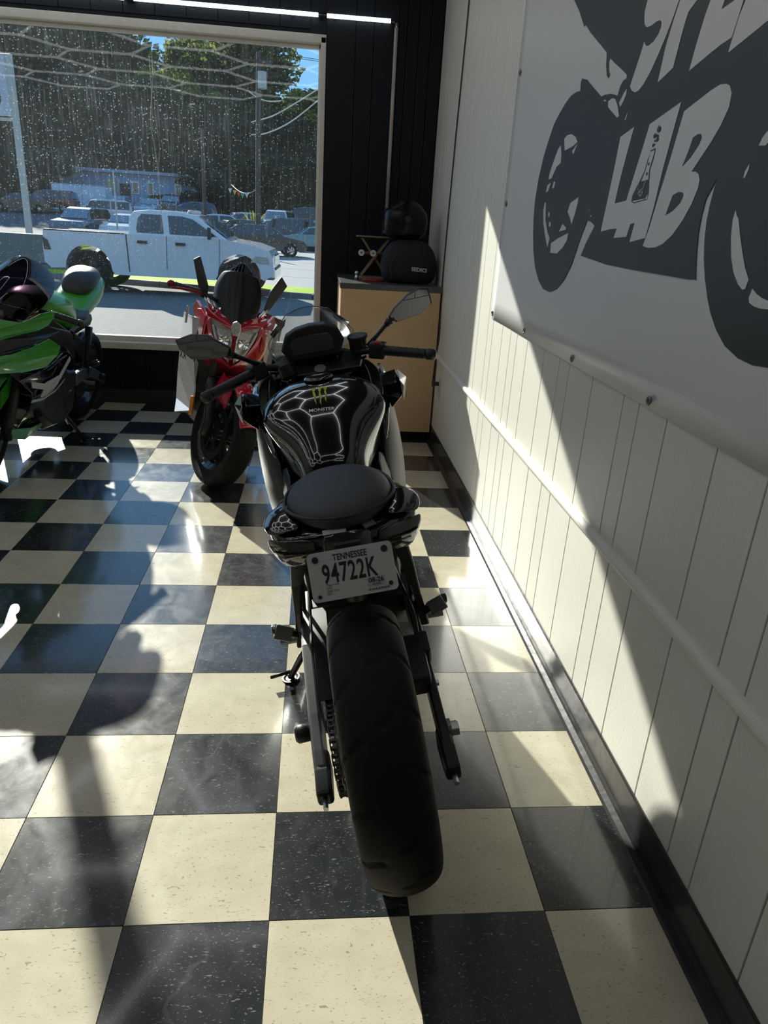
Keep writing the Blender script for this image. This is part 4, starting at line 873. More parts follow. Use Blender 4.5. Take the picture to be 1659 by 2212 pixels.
    obj('rear_hugger', loft(B(), [[(x, .08+.0*abs(x)+dy, z-.18*x*x*10*.3) for x in (-.085, -.05, 0, .05, .085)] for dy, z in ((.02, r+.345), (.12, r+.33), (.24, r+.27), (.34, r+.20))], closed=False), M_dark, root, smooth=True, solid=.004)
    obj('shock', tube(B(), [(0, .45, .44), (0, .50, .72)], .03, 14), M_steel, root)
    obj('exhaust', tube(B(), smoothpath([(.05, 1.06, .40), (.04, 1.02, .22), (.04, .85, .13), (.07, .6, .14), (.10, .42, .20)]), [.022]*12+[.03]*6+[.05]*7, 16), M_matte, root, smooth=True)
    # fork and front end (turned with the bars)
    yo, zo = head[1], head[2]; ra = R(rake); dn = Vector((0, math.sin(ra), -math.cos(ra)))
    ctr = Vector((0, yo, zo)); axle = Vector((0, wb, r*.955)); off = Vector((0, math.cos(ra), math.sin(ra)))*.03
    for s in (-1, 1):
        top = ctr+off+Vector((s*.098, 0, 0))-dn*.01; bot = Vector((s*.098, wb-.01, r*.955)); 
        fk = xf(obj('fork_leg', tube(B(), [top, top+dn*.40], .021, 18), forkm or M_steel, root, smooth=True), S)
        xf(obj('fork_slider', tube(B(), [top+dn*.36, top+dn*.40, bot+Vector((0, .0, .05)), bot-Vector((0, 0, .03))], [.026, .029, .028, .030], 18), M_dark, fk, smooth=True), S)
        cp = xf(obj('fork_cap', cyl(B(), top-dn*.012, top-dn*.026, .024, .022, 6 if 0 else 24), M_chrome, fk, bevel=.002), S)
        xf(obj('cap_hex', cyl(B(), top-dn*.026, top-dn*.034, .011, seg=6), M_alu, fk), S)
        xf(obj('front_caliper', box(B(), bot+Vector((-s*.03, -.075, .055)), (.045, .06, .10), (R(-25), 0, 0)), M_dark, fk, bevel=.008), S)
    for dz, nm in ((0, 'triple_clamp'), (.20, 'lower_clamp')):
        bm = B(); c_ = ctr+off*.6+dn*dz; box(bm, c_, (.25, .06, .026), (R(rake), 0, 0)); xf(obj(nm, bm, M_dark, root, bevel=.01), S)
    fm = fenderm or M_gloss
    rows = []
    for k in range(9):
        a = R(25+118*k/8); q = r*.955+.022; rows.append([(x, wb+q*math.cos(a)*1.0-abs(x)*0, r*.955+q*math.sin(a)-abs(x)**2*4.2) for x in (-.075, -.06, -.03, 0, .03, .06, .075)])
    fd = xf(sheet('front_fender', rows, fm, root, .004), S)
    for s in (-1, 1): xf(obj('fender_side', loft(B(), [[(s*.078, wb-.12+q[0], r+q[1]) for q in P_] for P_ in ([(0, .18), (.06, .30)], [(.12, .16), (.12, .27)], [(.20, .14), (.22, .24)])], closed=False), fm, fd, solid=.004), S)
    return S
def footpegs(root, pegy=.36, pegz=.40, px_=.165):
    for s in (-1, 1):
        br = obj('peg_bracket', loft(B(), [[(s*(x-wd), y-.0, z), (s*(x+wd), y, z), (s*(x+wd), y+.035, z), (s*(x-wd), y+.035, z)] for x, y, z, wd in ((.118, .22, .70, .022), (.142, .28, .60, .014), (.156, .32, .50, .010), (px_, pegy, pegz+.02, .012), (px_, pegy, pegz-.03, .018))]), M_matte, root, bevel=.005)
        obj('bracket_rib', bar(B(), (s*.128, .34, .62), (s*(px_-.01), pegy+.07, pegz), .012, .014), M_matte, br, bevel=.003)
        pg = obj('footpeg', loft(B(), [[(s*x, pegy-.01+w_*ca, pegz+.02+.012*sa+dz) for ca, sa in [(math.cos(a), math.sin(a)) for a in [2*PI*k/10 for k in range(10)]]] for x, w_, dz in ((px_+.005, .012, 0), (px_+.02, .02, .012), (px_+.06, .021, .028), (px_+.07, .014, .03))]), M_dark, br, bevel=.003)
        obj('peg_pad', box(B(), (s*(px_+.040), pegy-.026, pegz+.042), (.046, .010, .040), (R(-20), s*R(-25), 0)), M_alu, br, bevel=.003)
        obj('rider_peg', cyl(B(), (s*.16, pegy+.10, pegz-.06), (s*.235, pegy+.10, pegz-.06), .011, seg=10), M_alu, br, bevel=.002)
        obj('heel_plate', loft(B(), [[(s*.150, y, z), (s*.156, y, z), (s*.156, y, z+h), (s*.150, y, z+h)] for y, z, h in ((pegy+.04, .30, .10), (pegy+.12, .28, .14), (pegy+.20, .32, .14))]), M_matte, br, bevel=.002)
def sidestand(root, foot, top=(-.13, .62, .26)):
    st = obj('side_stand', tube(B(), [top, Vector(top).lerp(Vector(foot), .5)+Vector((-.01, 0, 0)), foot], [.013, .012, .011], 10), M_matte, root, smooth=True)
    f_ = Vector(foot); obj('stand_foot', lathe(B(), [(0, .006), (0, .030), (.006, .030), (.006, .024), (.003, .018), (.003, .006)], 24, 'z', f_-Vector((0, 0, .008))), M_matte, st)
    obj('stand_tang', tube(B(), [f_+Vector((.01, 0, .02)), f_+Vector((-.06, -.03, .03))], .006, 8), M_matte, st, smooth=True)
    obj('side_stand_spring', tube(B(), [Vector(top)+Vector((0, .02, .02)), Vector(top).lerp(f_, .4)+Vector((0, .03, 0))], .007, 8), M_steel, st, smooth=True)

# ---------------------------------------------------------------- the black bike
K = bframe((.305, .2, 0), 11.2, 2.0)
bk = thing('motorcycle', 'glossy black sport bike in the foreground seen from behind, leaning on its stand', 'motorcycle', K.to_translation(), K.to_euler())
KI = K.inverted()
S = chassis(bk, .315, 22, forkm=M_alu)
footpegs(bk); sidestand(bk, KI @ Vector((.016, .880, .010)), (-.13, .58, .27))
sec = [(.125, [(0, .792), (.04, .791), (.075, .785), (.10, .770), (.095, .745), (.055, .728), (0, .724)]),
       (.155, [(0, .800), (.075, .800), (.125, .796), (.152, .775), (.135, .722), (.075, .700), (0, .698)]),
       (.20, [(0, .806), (.09, .806), (.148, .808), (.181, .782), (.150, .700), (.08, .685), (0, .682)]),
       (.25, [(0, .808), (.095, .808), (.155, .815), (.186, .790), (.152, .700), (.08, .68), (0, .68)]),
       (.33, [(0, .808), (.095, .808), (.150, .812), (.170, .785), (.140, .71), (.08, .68), (0, .68)]),
       (.46, [(0, .79), (.09, .79), (.120, .79), (.145, .76), (.13, .70), (.08, .66), (0, .66)]),
       (.64, [(0, .765), (.08, .765), (.105, .755), (.125, .72), (.12, .64), (.08, .60), (0, .60)])]
tl = obj('tail_cowl', loft(B(), [hsec(p_, y) for y, p_ in sec]), M_gloss, bk, smooth=True, sub=2)
for s in (-1, 1):
    q = obj('tail_light', loft(B(), [[(s*x, y, z) for x, y, z in row] for row in ([(.070, .128, .788), (.115, .136, .790), (.160, .158, .786), (.178, .190, .782)], [(.066, .120, .762), (.108, .118, .758), (.156, .146, .752), (.176, .182, .754)], [(.072, .132, .730), (.100, .138, .722), (.136, .158, .712), (.150, .180, .712)])], closed=False), M_smoke, bk, smooth=True, solid=.006, sub=2); 
    obj('light_ridge', loft(B(), [[(s*.085, .112, .765), (s*.150, .130, .760), (s*.168, .166, .762)], [(s*.090, .118, .748), (s*.148, .138, .742), (s*.164, .17, .744)]], closed=False), M_gloss, q, solid=.004, sub=1)
    obj('tail_wing', loft(B(), [[(s*.10, .30, .822), (s*.150, .27, .824), (s*.182, .25, .806)], [(s*.10, .19, .818), (s*.150, .19, .818), (s*.184, .20, .796)], [(s*.092, .138, .806), (s*.130, .146, .806), (s*.165, .165, .790)]], closed=False), M_gloss, bk, smooth=True, solid=.006, sub=2)
obj('tail_panel', loft(B(), [[(-.062, .128, .797), (0, .120, .799), (.062, .128, .797)], [(-.055, .108, .765), (0, .100, .765), (.055, .108, .765)], [(-.068, .118, .735), (0, .108, .730), (.068, .118, .735)]], closed=False), M_smoke, bk, smooth=True, solid=.005, sub=1)
obj('warning_sticker', box(B(), (-.024, .122, .799), (.052, .012, .001), (R(38), 0, 0)), M_sticker, bk)
obj('cowl_strap', box(B(), (.050, .134, .803), (.030, .030, .002), (R(30), 0, R(30))), M_alu, bk)
# seats
rows = []
for y, w_, z, h in ((.118, .030, .812, .012), (.135, .075, .815, .030), (.18, .110, .818, .040), (.24, .129, .820, .050), (.30, .128, .820, .056), (.35, .108, .820, .052), (.380, .064, .82, .040), (.392, .03, .82, .024)):
    rows.append(hsec([(0, z+h), (w_*.5, z+h*.95), (w_*.85, z+h*.62), (w_, z+h*.15), (w_*.94, z-.012), (0, z-.015)], y))
ps = obj('passenger_seat', loft(B(), rows), M_seat, bk, smooth=True, sub=2)
pp = [(math.sin(a)*.129, .262-math.cos(a)*.138, .826+.02*max(0, -math.cos(a))) for a in [2*PI*k/40 for k in range(40)]]
obj('seat_piping', tube(B(), pp, .0045, 8, loop=True), M_dark, ps, smooth=True)
obj('rider_seat', loft(B(), [hsec([(0, z), (w_*.6, z), (w_, z-.03), (w_*.95, z-.07), (0, z-.07)], y) for y, w_, z in ((.38, .09, .80), (.46, .125, .79), (.56, .12, .785), (.64, .085, .795), (.68, .06, .80))]), M_seat, bk, smooth=True, sub=1)
# tank
ts = [(.47, [(0, .835), (.04, .833), (.065, .82), (.08, .79), (.085, .74), (.085, .70), (0, .70)]),
      (.53, [(0, .872), (.045, .870), (.072, .852), (.088, .82), (.090, .76), (.10, .70), (0, .70)]),
      (.60, [(0, .928), (.055, .925), (.095, .905), (.118, .868), (.100, .79), (.12, .71), (0, .70)]),
      (.66, [(0, .962), (.065, .958), (.130, .940), (.188, .908), (.120, .82), (.13, .72), (0, .70)]),
      (.72, [(0, .982), (.075, .978), (.135, .964), (.205, .930), (.145, .83), (.15, .74), (0, .72)]),
      (.78, [(0, .992), (.075, .988), (.130, .976), (.180, .945), (.15, .84), (.15, .76), (0, .74)]),
      (.84, [(0, .990), (.065, .988), (.100, .978), (.130, .952), (.14, .86), (.14, .78), (0, .76)]),
      (.885, [(0, .975), (.05, .974), (.080, .962), (.105, .938), (.12, .87), (.12, .80), (0, .78)]),
      (.91, [(0, .94), (.04, .94), (.07, .93), (.085, .90), (.09, .87), (.09, .83), (0, .82)])]
tank = obj('fuel_tank', loft(B(), [hsec(p_, y) for y, p_ in ts]), M_gloss, bk, smooth=True, sub=2)
dg = bpy.context.evaluated_depsgraph_get(); te = tank.evaluated_get(dg); bvh = BVHTree.FromObject(te, dg)
def tpt(u, v, off=.0012):
    o_ = KI @ CAM; d_ = (KI.to_3x3() @ ray(u, v)).normalized(); h_ = bvh.ray_cast(o_, d_)
    return h_[0]+h_[1]*off if h_[0] is not None else None
Q6 = lambda p_: (520+p_[0]*.2652, 780+p_[1]*.2652)
def decal(name, V, F, m, off):
    pts = [tpt(*Q6(v), off) for v in V]; F = [f_ for f_ in F if all(pts[i] is not None for i in f_)]
    pts = [q if q is not None else Vector((0, .8, .9)) for q in pts]; return obj(name, ([tuple(q) for q in pts], F), m, tank)
for P in ([(566,236),(585,225),(612,226),(600,248),(613,290),(606,300),(621,356),(603,330),(597,290),(590,282),(585,246)], [(628,222),(655,216),(648,258),(663,300),(655,312),(658,362),(645,340),(646,300),(637,292),(636,250)], [(663,214),(690,208),(702,222),(692,240),(703,276),(695,284),(699,334),(686,312),(688,272),(680,262),(682,236)]):
    T3 = tessellate_polygon([[Vector((p_[0], p_[1], 0)) for p_ in P]]); decal('claw_emblem', P, [tuple(t) for t in T3], M_lime, .0016)
V, F = textmesh('MONSTER', 1, offset=.02); w0 = max(v[0] for v in V)-min(v[0] for v in V)
decal('emblem_lettering', [(660+v[0]/w0*208, 408-v[1]*34+v[0]/w0*-22) for v in V], F, M_ledoff if 0 else mat('pale_decal', (.8, .8, .85), .4), .0016)
V, F = textmesh('ENERGY', 1, space=1.7); w0 = max(v[0] for v in V)-min(v[0] for v in V)
decal('emblem_small_lettering', [(663+v[0]/w0*148, 428-v[1]*18+v[0]/w0*-14) for v in V], F, mat('dim_gold_ink', (.16, .15, .10), .5), .0016)
obj('filler_cap', lathe(B(), [(0, .0), (.004, .028), (.006, .04), (0, .044)], 32, 'z', (0, .80, .993)), M_gloss, tank, smooth=True)
# side fairings and inner covers
for s in (-1, 1):
    sheet('side_fairing', [[(s*x, y, z) for x, z in r_] for y, r_ in ((.66, [(.140, .74), (.165, .68), (.165, .60), (.15, .54)]), (.80, [(.175, .86), (.215, .78), (.222, .60), (.19, .44)]), (.98, [(.205, .93), (.236, .84), (.238, .60), (.19, .40)]), (1.18, [(.19, .95), (.225, .86), (.225, .66), (.17, .48)]), (1.38, [(.13, .94), (.165, .88), (.16, .78), (.12, .66)]), (1.52, [(.05, .92), (.08, .88), (.07, .82), (.04, .78)]))], M_matte, bk, .006, 2)
    sheet('fairing_edge', [[(s*x, y, z) for x, z in r_] for y, r_ in ((.70, [(.152, .80), (.166, .78)]), (.80, [(.176, .895), (.198, .875)]), (.92, [(.196, .935), (.222, .915)]), (1.06, [(.19, .97), (.222, .945)]))], M_silver if 0 else M_gloss, bk, .005, 1)
    sheet('inner_cover', [[(s*x, y, z) for x, z in r_] for y, r_ in ((.70, [(.135, .80), (.15, .74)]), (.84, [(.150, .90), (.175, .80)]), (.98, [(.165, .93), (.19, .84)]), (1.10, [(.15, .98), (.18, .90)]))], M_dark, bk, .005, 1)
    ws_ = obj('winglet', loft(B(), [[(s*.185, .84, .930), (s*.226, .80, .945), (s*.236, .79, .90), (s*.205, .82, .86)], [(s*.19, .95, .94), (s*.240, .92, .955), (s*.262, .90, .90), (s*.215, .93, .86)], [(s*.20, 1.02, .93), (s*.225, 1.0, .93), (s*.236, 1.0, .90), (s*.215, 1.0, .88)]], closed=True), M_gloss, bk, bevel=.004)
    obj('winglet_tip', loft(B(), [[(s*.234, .795, .95), (s*.246, .79, .93), (s*.240, .79, .885)], [(s*.244, .92, .958), (s*.270, .90, .93), (s*.262, .90, .885)]], closed=True), M_chrome, ws_, bevel=.003)
    obj('knee_panel', loft(B(), [[(s*.12, .56, .74), (s*.150, .58, .70), (s*.150, .60, .58), (s*.13, .60, .50)], [(s*.13, .70, .80), (s*.168, .72, .74), (s*.175, .74, .60), (s*.15, .74, .50)]], closed=False), M_matte, bk, solid=.006, sub=1)
nose = [(1.16, [(0, .95), (.10, .95), (.16, .93), (.18, .88), (.17, .78), (.10, .74), (0, .74)]), (1.30, [(0, .97), (.09, .97), (.14, .94), (.16, .88), (.14, .78), (.08, .74), (0, .74)]), (1.46, [(0, .95), (.06, .95), (.10, .92), (.11, .86), (.09, .79), (.05, .76), (0, .76)]), (1.56, [(0, .90), (.03, .90), (.05, .88), (.05, .85), (.04, .82), (.02, .81), (0, .81)])]
obj('nose_fairing', loft(B(), [hsec(p_, y) for y, p_ in nose]), M_gloss, bk, smooth=True, sub=2)
# clear screen
rows = []
for y, z, w_ in ((1.42, 1.00, .135), (1.32, 1.06, .148), (1.24, 1.115, .142), (1.185, 1.152, .075)):
    rows.append([(w_*t, y-.07*t*t*(w_/.14), z-.055*t*t*(w_/.14)**2) for t in [-1+2*k/12 for k in range(13)]])
ws = sheet('windscreen', rows, M_tint, bk, .003, 2)
edge = [rows[0][0], rows[1][0], rows[2][0]]+rows[3]+[rows[2][-1], rows[1][-1], rows[0][-1]]
obj('screen_edge', tube(B(), smoothpath(edge, 3), .0016, 6), M_alu, ws, smooth=True)
for s in (-1, 1):
    P = [(s*.13, 1.25, 1.052), (s*.135, 1.20, 1.075), (s*.100, 1.21, 1.105), (s*.075, 1.235, 1.112), (s*.085, 1.27, 1.085)]
    obj('screen_decal', ([tuple(Vector(q)+Vector((0, -.012, .006))) for q in P], [(0, 1, 2, 3, 4)]), M_smoke, ws)
# dash
db = obj('instrument_cluster', loft(B(), [[(x, y, z) for x, z in [(q[0]*sc_, 1.048+(q[1])*sc_) for q in [(-.105, -.01), (-.085, .035), (-.05, .052), (0, .060), (.05, .056), (.088, .04), (.105, 0), (.085, -.045), (-.085, -.050)]]] for y, sc_ in ((1.20, .8), (1.13, .98), (1.075, 1.0), (1.070, .94))]), M_dark, bk, bevel=.004)
obj('display', loft(B(), [[(x, 1.066, 1.046+z) for x, z in [(-.068, -.028), (-.072, .008), (-.055, .026), (.0, .030), (.055, .030), (.066, .014), (.068, -.026)]], [(x, 1.072, 1.046+z) for x, z in [(-.068, -.028), (-.072, .008), (-.055, .026), (.0, .030), (.055, .030), (.066, .014), (.068, -.026)]]]), M_screen, db, bevel=.002)
obj('dash_shroud', loft(B(), [[(x, 1.12+.10*(1-abs(x)/.17), .98+.03*(1-(x/.15)**2)) for x in (-.16, -.10, 0, .10, .16)], [(x, 1.04, .95) for x in (-.14, -.08, 0, .08, .14)]], closed=False), M_dark, bk, solid=.02, bevel=.004)
obj('ignition_lock', xf(obj('key_barrel', cyl(B(), (0, 1.03, .965), (0, 1.02, .985), .02), M_alu, bk, bevel=.002), S).data, M_alu, bk) if 0 else xf(obj('ignition_lock', cyl(B(), (0, 1.03, .955), (0, 1.02, .975), .02), M_alu, bk, bevel=.002), S)
# handlebars (modelled in the turned position)
HB = {1: ((.165, 1.055, 1.000), (.222, 1.012, 1.000), (.372, .958, .972)), -1: ((-.150, 1.035, 1.000), (-.203, .990, .998), (-.352, .874, .970))}
for s in (1, -1):
    a, b, c = [Vector(q) for q in HB[s]]; c = b.lerp(c, .84); capv = Vector((.10, 1.095, .955)) if s > 0 else Vector((-.09, 1.03, .955))
    hb = obj('handlebar', tube(B(), smoothpath([capv+Vector((s*.02, .02, .03)), a, b, b.lerp(c, .9)], 4), .011, 12), M_matte, bk, smooth=True)
    obj('bar_clamp', tube(B(), [capv+Vector((0, 0, .005)), capv+Vector((s*.01, .01, .045))], .028, 16), M_matte, hb, bevel=.003)
    grip(hb, b, c); d_ = (c-b).normalized()
    sw_ = obj('switch_housing', box(B(), a.lerp(b, .7)+Vector((0, 0, .002)), (.055, .045, .052), d_.to_track_quat('X', 'Z').to_matrix()), M_dark, hb, bevel=.008, seg=3)
    if s > 0: obj('kill_switch', box(B(), a.lerp(b, .72)+Vector((-.002, -.012, .028)), (.020, .022, .008), d_.to_track_quat('X', 'Z').to_matrix()), mat('red_switch', (.35, .02, .03), .4), hb, bevel=.002)
    else:
        obj('dimmer_switch', box(B(), a.lerp(b, .72)+Vector((-.002, -.012, .028)), (.022, .014, .007), d_.to_track_quat('X', 'Z').to_matrix()), M_alu, hb, bevel=.002)
    lv = b+Vector((0, .055, -.004)); obj('lever', tube(B(), smoothpath([a+Vector((0, .03, 0)), lv, lv.lerp(c+Vector((0, .06, -.01)), .6), c+Vector((-s*.02, .05, -.012))], 4), [.008]*5+[.006]*8, 8), M_matte, hb, smooth=True)
    obj('control_cable', tube(B(), smoothpath([a+Vector((0, .01, -.02)), a+Vector((-s*.04, .06, -.04)), (s*.05, 1.13, .92), (s*.05, 1.12, .82)], 5), .0045, 8), M_dark, hb, smooth=True)
rv = obj('brake_reservoir', cyl(B(), (.150, 1.105, .995), (.150, 1.10, 1.040), .030, .032, 28), M_dark, bk, bevel=.003); obj('reservoir_lid', cyl(B(), (.150, 1.10, 1.040), (.150, 1.099, 1.048), .036, .034, 28), M_matte, rv, bevel=.002)
# mirrors
MR = {1: [(.262, 1.08, 1.092), (.282, 1.08, 1.115), (.330, 1.08, 1.150), (.368, 1.08, 1.163), (.396, 1.08, 1.158), (.402, 1.08, 1.112), (.370, 1.08, 1.088), (.285, 1.08, 1.074)],
      -1: [(-.243, .87, 1.105), (-.300, .87, 1.150), (-.345, .87, 1.158), (-.388, .87, 1.150), (-.383, .87, 1.125), (-.357, .87, 1.092), (-.320, .87, 1.085), (-.255, .87, 1.083)]}
for s in (1, -1):
    P = [Vector(q) for q in MR[s]]; c_ = sum(P, Vector())/8
    mm = obj('mirror', loft(B(), [[c_+(q-c_)*k+Vector((0, dy, 0)) for q in P] for k, dy in ((1.0, 0), (1.07, .004), (1.05, .02), (.7, .034))]), M_dark, bk, bevel=.003)
    obj('mirror_glass', loft(B(), [[c_+(q-c_)*.985+Vector((0, dy, 0)) for q in P] for dy in (-.002, .001)]), M_mirror, mm)
    mp_ = lambda a, b, t: (P[a].lerp(P[b], t))+Vector((0, -.003, 0))
    ia, ib = ((2, 5), (3, 4)) if s > 0 else ((1, 7), (3, 4)); qa, qb = (P[2]*.6+P[1]*.4+Vector((0, -.003, 0)), P[4]*.62+P[5]*.38+Vector((0, -.003, 0))) if s > 0 else (P[1]*.75+P[0]*.25+Vector((0, -.003, 0)), P[3]*.62+P[4]*.38+Vector((0, -.003, 0)))
    obj('glass_line', tube(B(), [qa, qb], .0009, 5), M_ink, mm); qm = qa.lerp(qb, .45); obj('glass_line', tube(B(), [qm, qm+Vector((.004, 0, .022 if s < 0 else .016))], .0009, 5), M_ink, mm)
    ph = Vector((.262, 1.09, 1.078)) if s > 0 else Vector((-.250, .885, 1.088)); foot = Vector((.178, 1.075, 1.010)) if s > 0 else Vector((-.170, 1.01, 1.015))
    obj('mirror_stem', tube(B(), [foot, foot.lerp(ph, .5), ph, ph+(c_-ph)*.2], [.009, .007, .008, .012], 12), M_matte, mm, smooth=True); obj('stem_boot', tube(B(), [foot.lerp(ph, .82), ph], [.009, .015], 12), M_dark, mm, smooth=True)
# licence plate
pl = obj('licence_plate', prism(B(), [(x*(.0889-rr)+rr*math.cos(a)*1, z*(.0508-rr)+rr*math.sin(a)) for rr in (.010,) for x, z, a0 in ((1, 1, 0), (-1, 1, 90), (-1, -1, 180), (1, -1, 270)) for a in [R(a0+15*k) for k in range(7)]], lambda a, b: Vector((a, 0, b)), lambda a, b: Vector((a, .0012, b))), M_plate, bk)
PM = Matrix.Translation((.0, .010, .752)) @ Matrix.Rotation(R(-30), 4, 'X')
pl.data.transform(PM); pc = lambda x, y, d=.0006: PM @ Vector((x, -d, y))
def ptext(s, size, x, y, name='plate_lettering', **k): return text_on(name, s, size, lambda a, b: pc(x+a, y+b), M_ink, pl, **k)
ptext('TENNESSEE', .0185, .0, .0290, xs=.76, offset=.0004)
ptext('94722K', .056, -.006, -.015, xs=.60, space=1.08, offset=.0010)
st_ = obj('plate_sticker', ([pc(x, y, .0004) for x, y in ((.026, -.038), (.064, -.038), (.064, -.017), (.026, -.017))], [(0, 1, 2, 3)]), mat('decal_grey', (.40, .40, .38), .5), pl)
ptext('08-26', .0135, .045, -.0285, offset=.0004); ptext('94722K', .0060, .045, -.0350, offset=.0001); ptext('Class Code\n5003\nIssue Year\n2021', .0060, -.058, -.021, ax='LEFT')
bm = B()
for k in range(22): q = pc(.026+k*.0021, -.042); x_ = .026+k*.0021; hw = .0003+.0005*((k*7) % 3)/2; loft(bm, [[pc(x_-hw, -.045), pc(x_+hw, -.045)], [pc(x_-hw, -.0405), pc(x_+hw, -.0405)]], closed=False, cap=False)
o = obj('plate_barcode', bm, M_ink, pl); o['kind'] = 'stuff'
for x, y, r_ in ((-.072, .036, .0068), (.072, .036, .0068), (.074, -.036, .0045), (-.074, -.040, .0040)): obj('plate_bolt', cyl(B(), pc(x, y, -.001), pc(x, y, .002), r_, seg=20), M_ink, pl)
obj('plate_bracket', box(B(), (0, .05, .735), (.10, .07, .05), (R(-30), 0, 0)), M_dark, bk, bevel=.006)
obj('plate_lamp', box(B(), (0, .075, .802-.02), (.06, .03, .018), (R(-20), 0, 0)), M_dark, bk, bevel=.004)

# ---------------------------------------------------------------- the red bike
def poly3(name, pts2, x0, x1, m, par, bev=.004, f=None):
    """side plate: outline in (y, z), between x0 and x1"""
    bm = B(); prism(bm, pts2, lambda y, z: Vector((x0 if f is None else f(y, z), y, z)), lambda y, z: Vector(((x1 if f is None else f(y, z)+(x1-x0)), y, z))); return obj(name, bm, m, par, bevel=bev)
def front_plate(name, pts, m, par, dy=.012, bev=.003, dom=0, sub=0):
    """plate facing forward: outline of (x, y, z) points"""
    a = [Vector(q) for q in pts]; c = sum(a, Vector())/len(a); bm = B()
    va = [bm.verts.new(q) for q in a]; vb = [bm.verts.new(q-Vector((0, dy, 0))) for q in a]; n = len(a)
    for i in range(n): bm.faces.new((va[i], va[(i+1) % n], vb[(i+1) % n], vb[i]))
    for t in tessellate_polygon([[Vector((q.x, q.z, 0)) for q in a]]):
        try: bm.faces.new([va[i] for i in t]); bm.faces.new([vb[i] for i in reversed(t)])
        except ValueError: pass
    return obj(name, bm, m, par, bevel=bev)
F_ = bframe((-.46-.06*1, 2.72, 0), 0, 187.3); eyr = (Matrix.Rotation(R(187.3), 3, 'Z') @ Vector((0, 1, 0)))
Cr = Vector((-.485, 2.72, 0))-eyr*1.40
KR = bframe(Cr, 10, 187.3)
rb = thing('motorcycle', 'red and silver sport bike facing the room, standing below the window', 'motorcycle', KR.to_translation(), KR.to_euler())
SR = chassis(rb, .312, 24, head=(0, 1.10, .86), hi=True, forkm=M_dark, fenderm=M_red, rw=.16)
footpegs(rb); sidestand(rb, (-.26, .70, .058))
S2 = lambda q: q
obj('main_fairing', loft(B(), [hsec(p_, y) for y, p_ in ((.98, [(0, .90), (.12, .90), (.20, .86), (.235, .76), (.22, .62), (.15, .50), (0, .50)]), (1.12, [(0, .93), (.12, .92), (.19, .88), (.22, .78), (.20, .66), (.13, .56), (0, .56)]), (1.24, [(0, .91), (.09, .90), (.14, .86), (.165, .79), (.15, .70), (.09, .62), (0, .60)]), (1.34, [(0, .86), (.04, .855), (.07, .83), (.09, .78), (.08, .71), (.04, .66), (0, .64)]), (1.385, [(0, .80), (.02, .795), (.03, .78), (.04, .74), (.035, .70), (.02, .67), (0, .66)]))]), M_red, rb, smooth=True, sub=1)
rows = []
for y, z, w_ in ((1.345, .850, .030), (1.29, .885, .072), (1.20, .945, .120), (1.12, 1.01, .138), (1.06, 1.075, .128), (1.02, 1.125, .098)):
    rows.append([(w_*t, y-.10*t*t*(w_/.14), z-.03*t*t*(w_/.14)) for t in [-1+2*k/12 for k in range(13)]])
sc_ = sheet('windscreen', rows, M_vdark, rb, .004, 2)
sheet('screen_rim', [[(w_*t, y-.08*t*t*(w_/.12), z-.045*t*t) for t in [-1+2*k/10 for k in range(11)]] for y, z, w_ in ((1.03, 1.105, .105), (.995, 1.150, .085), (.98, 1.170, .04))], M_darkscr, sc_, .003, 1)
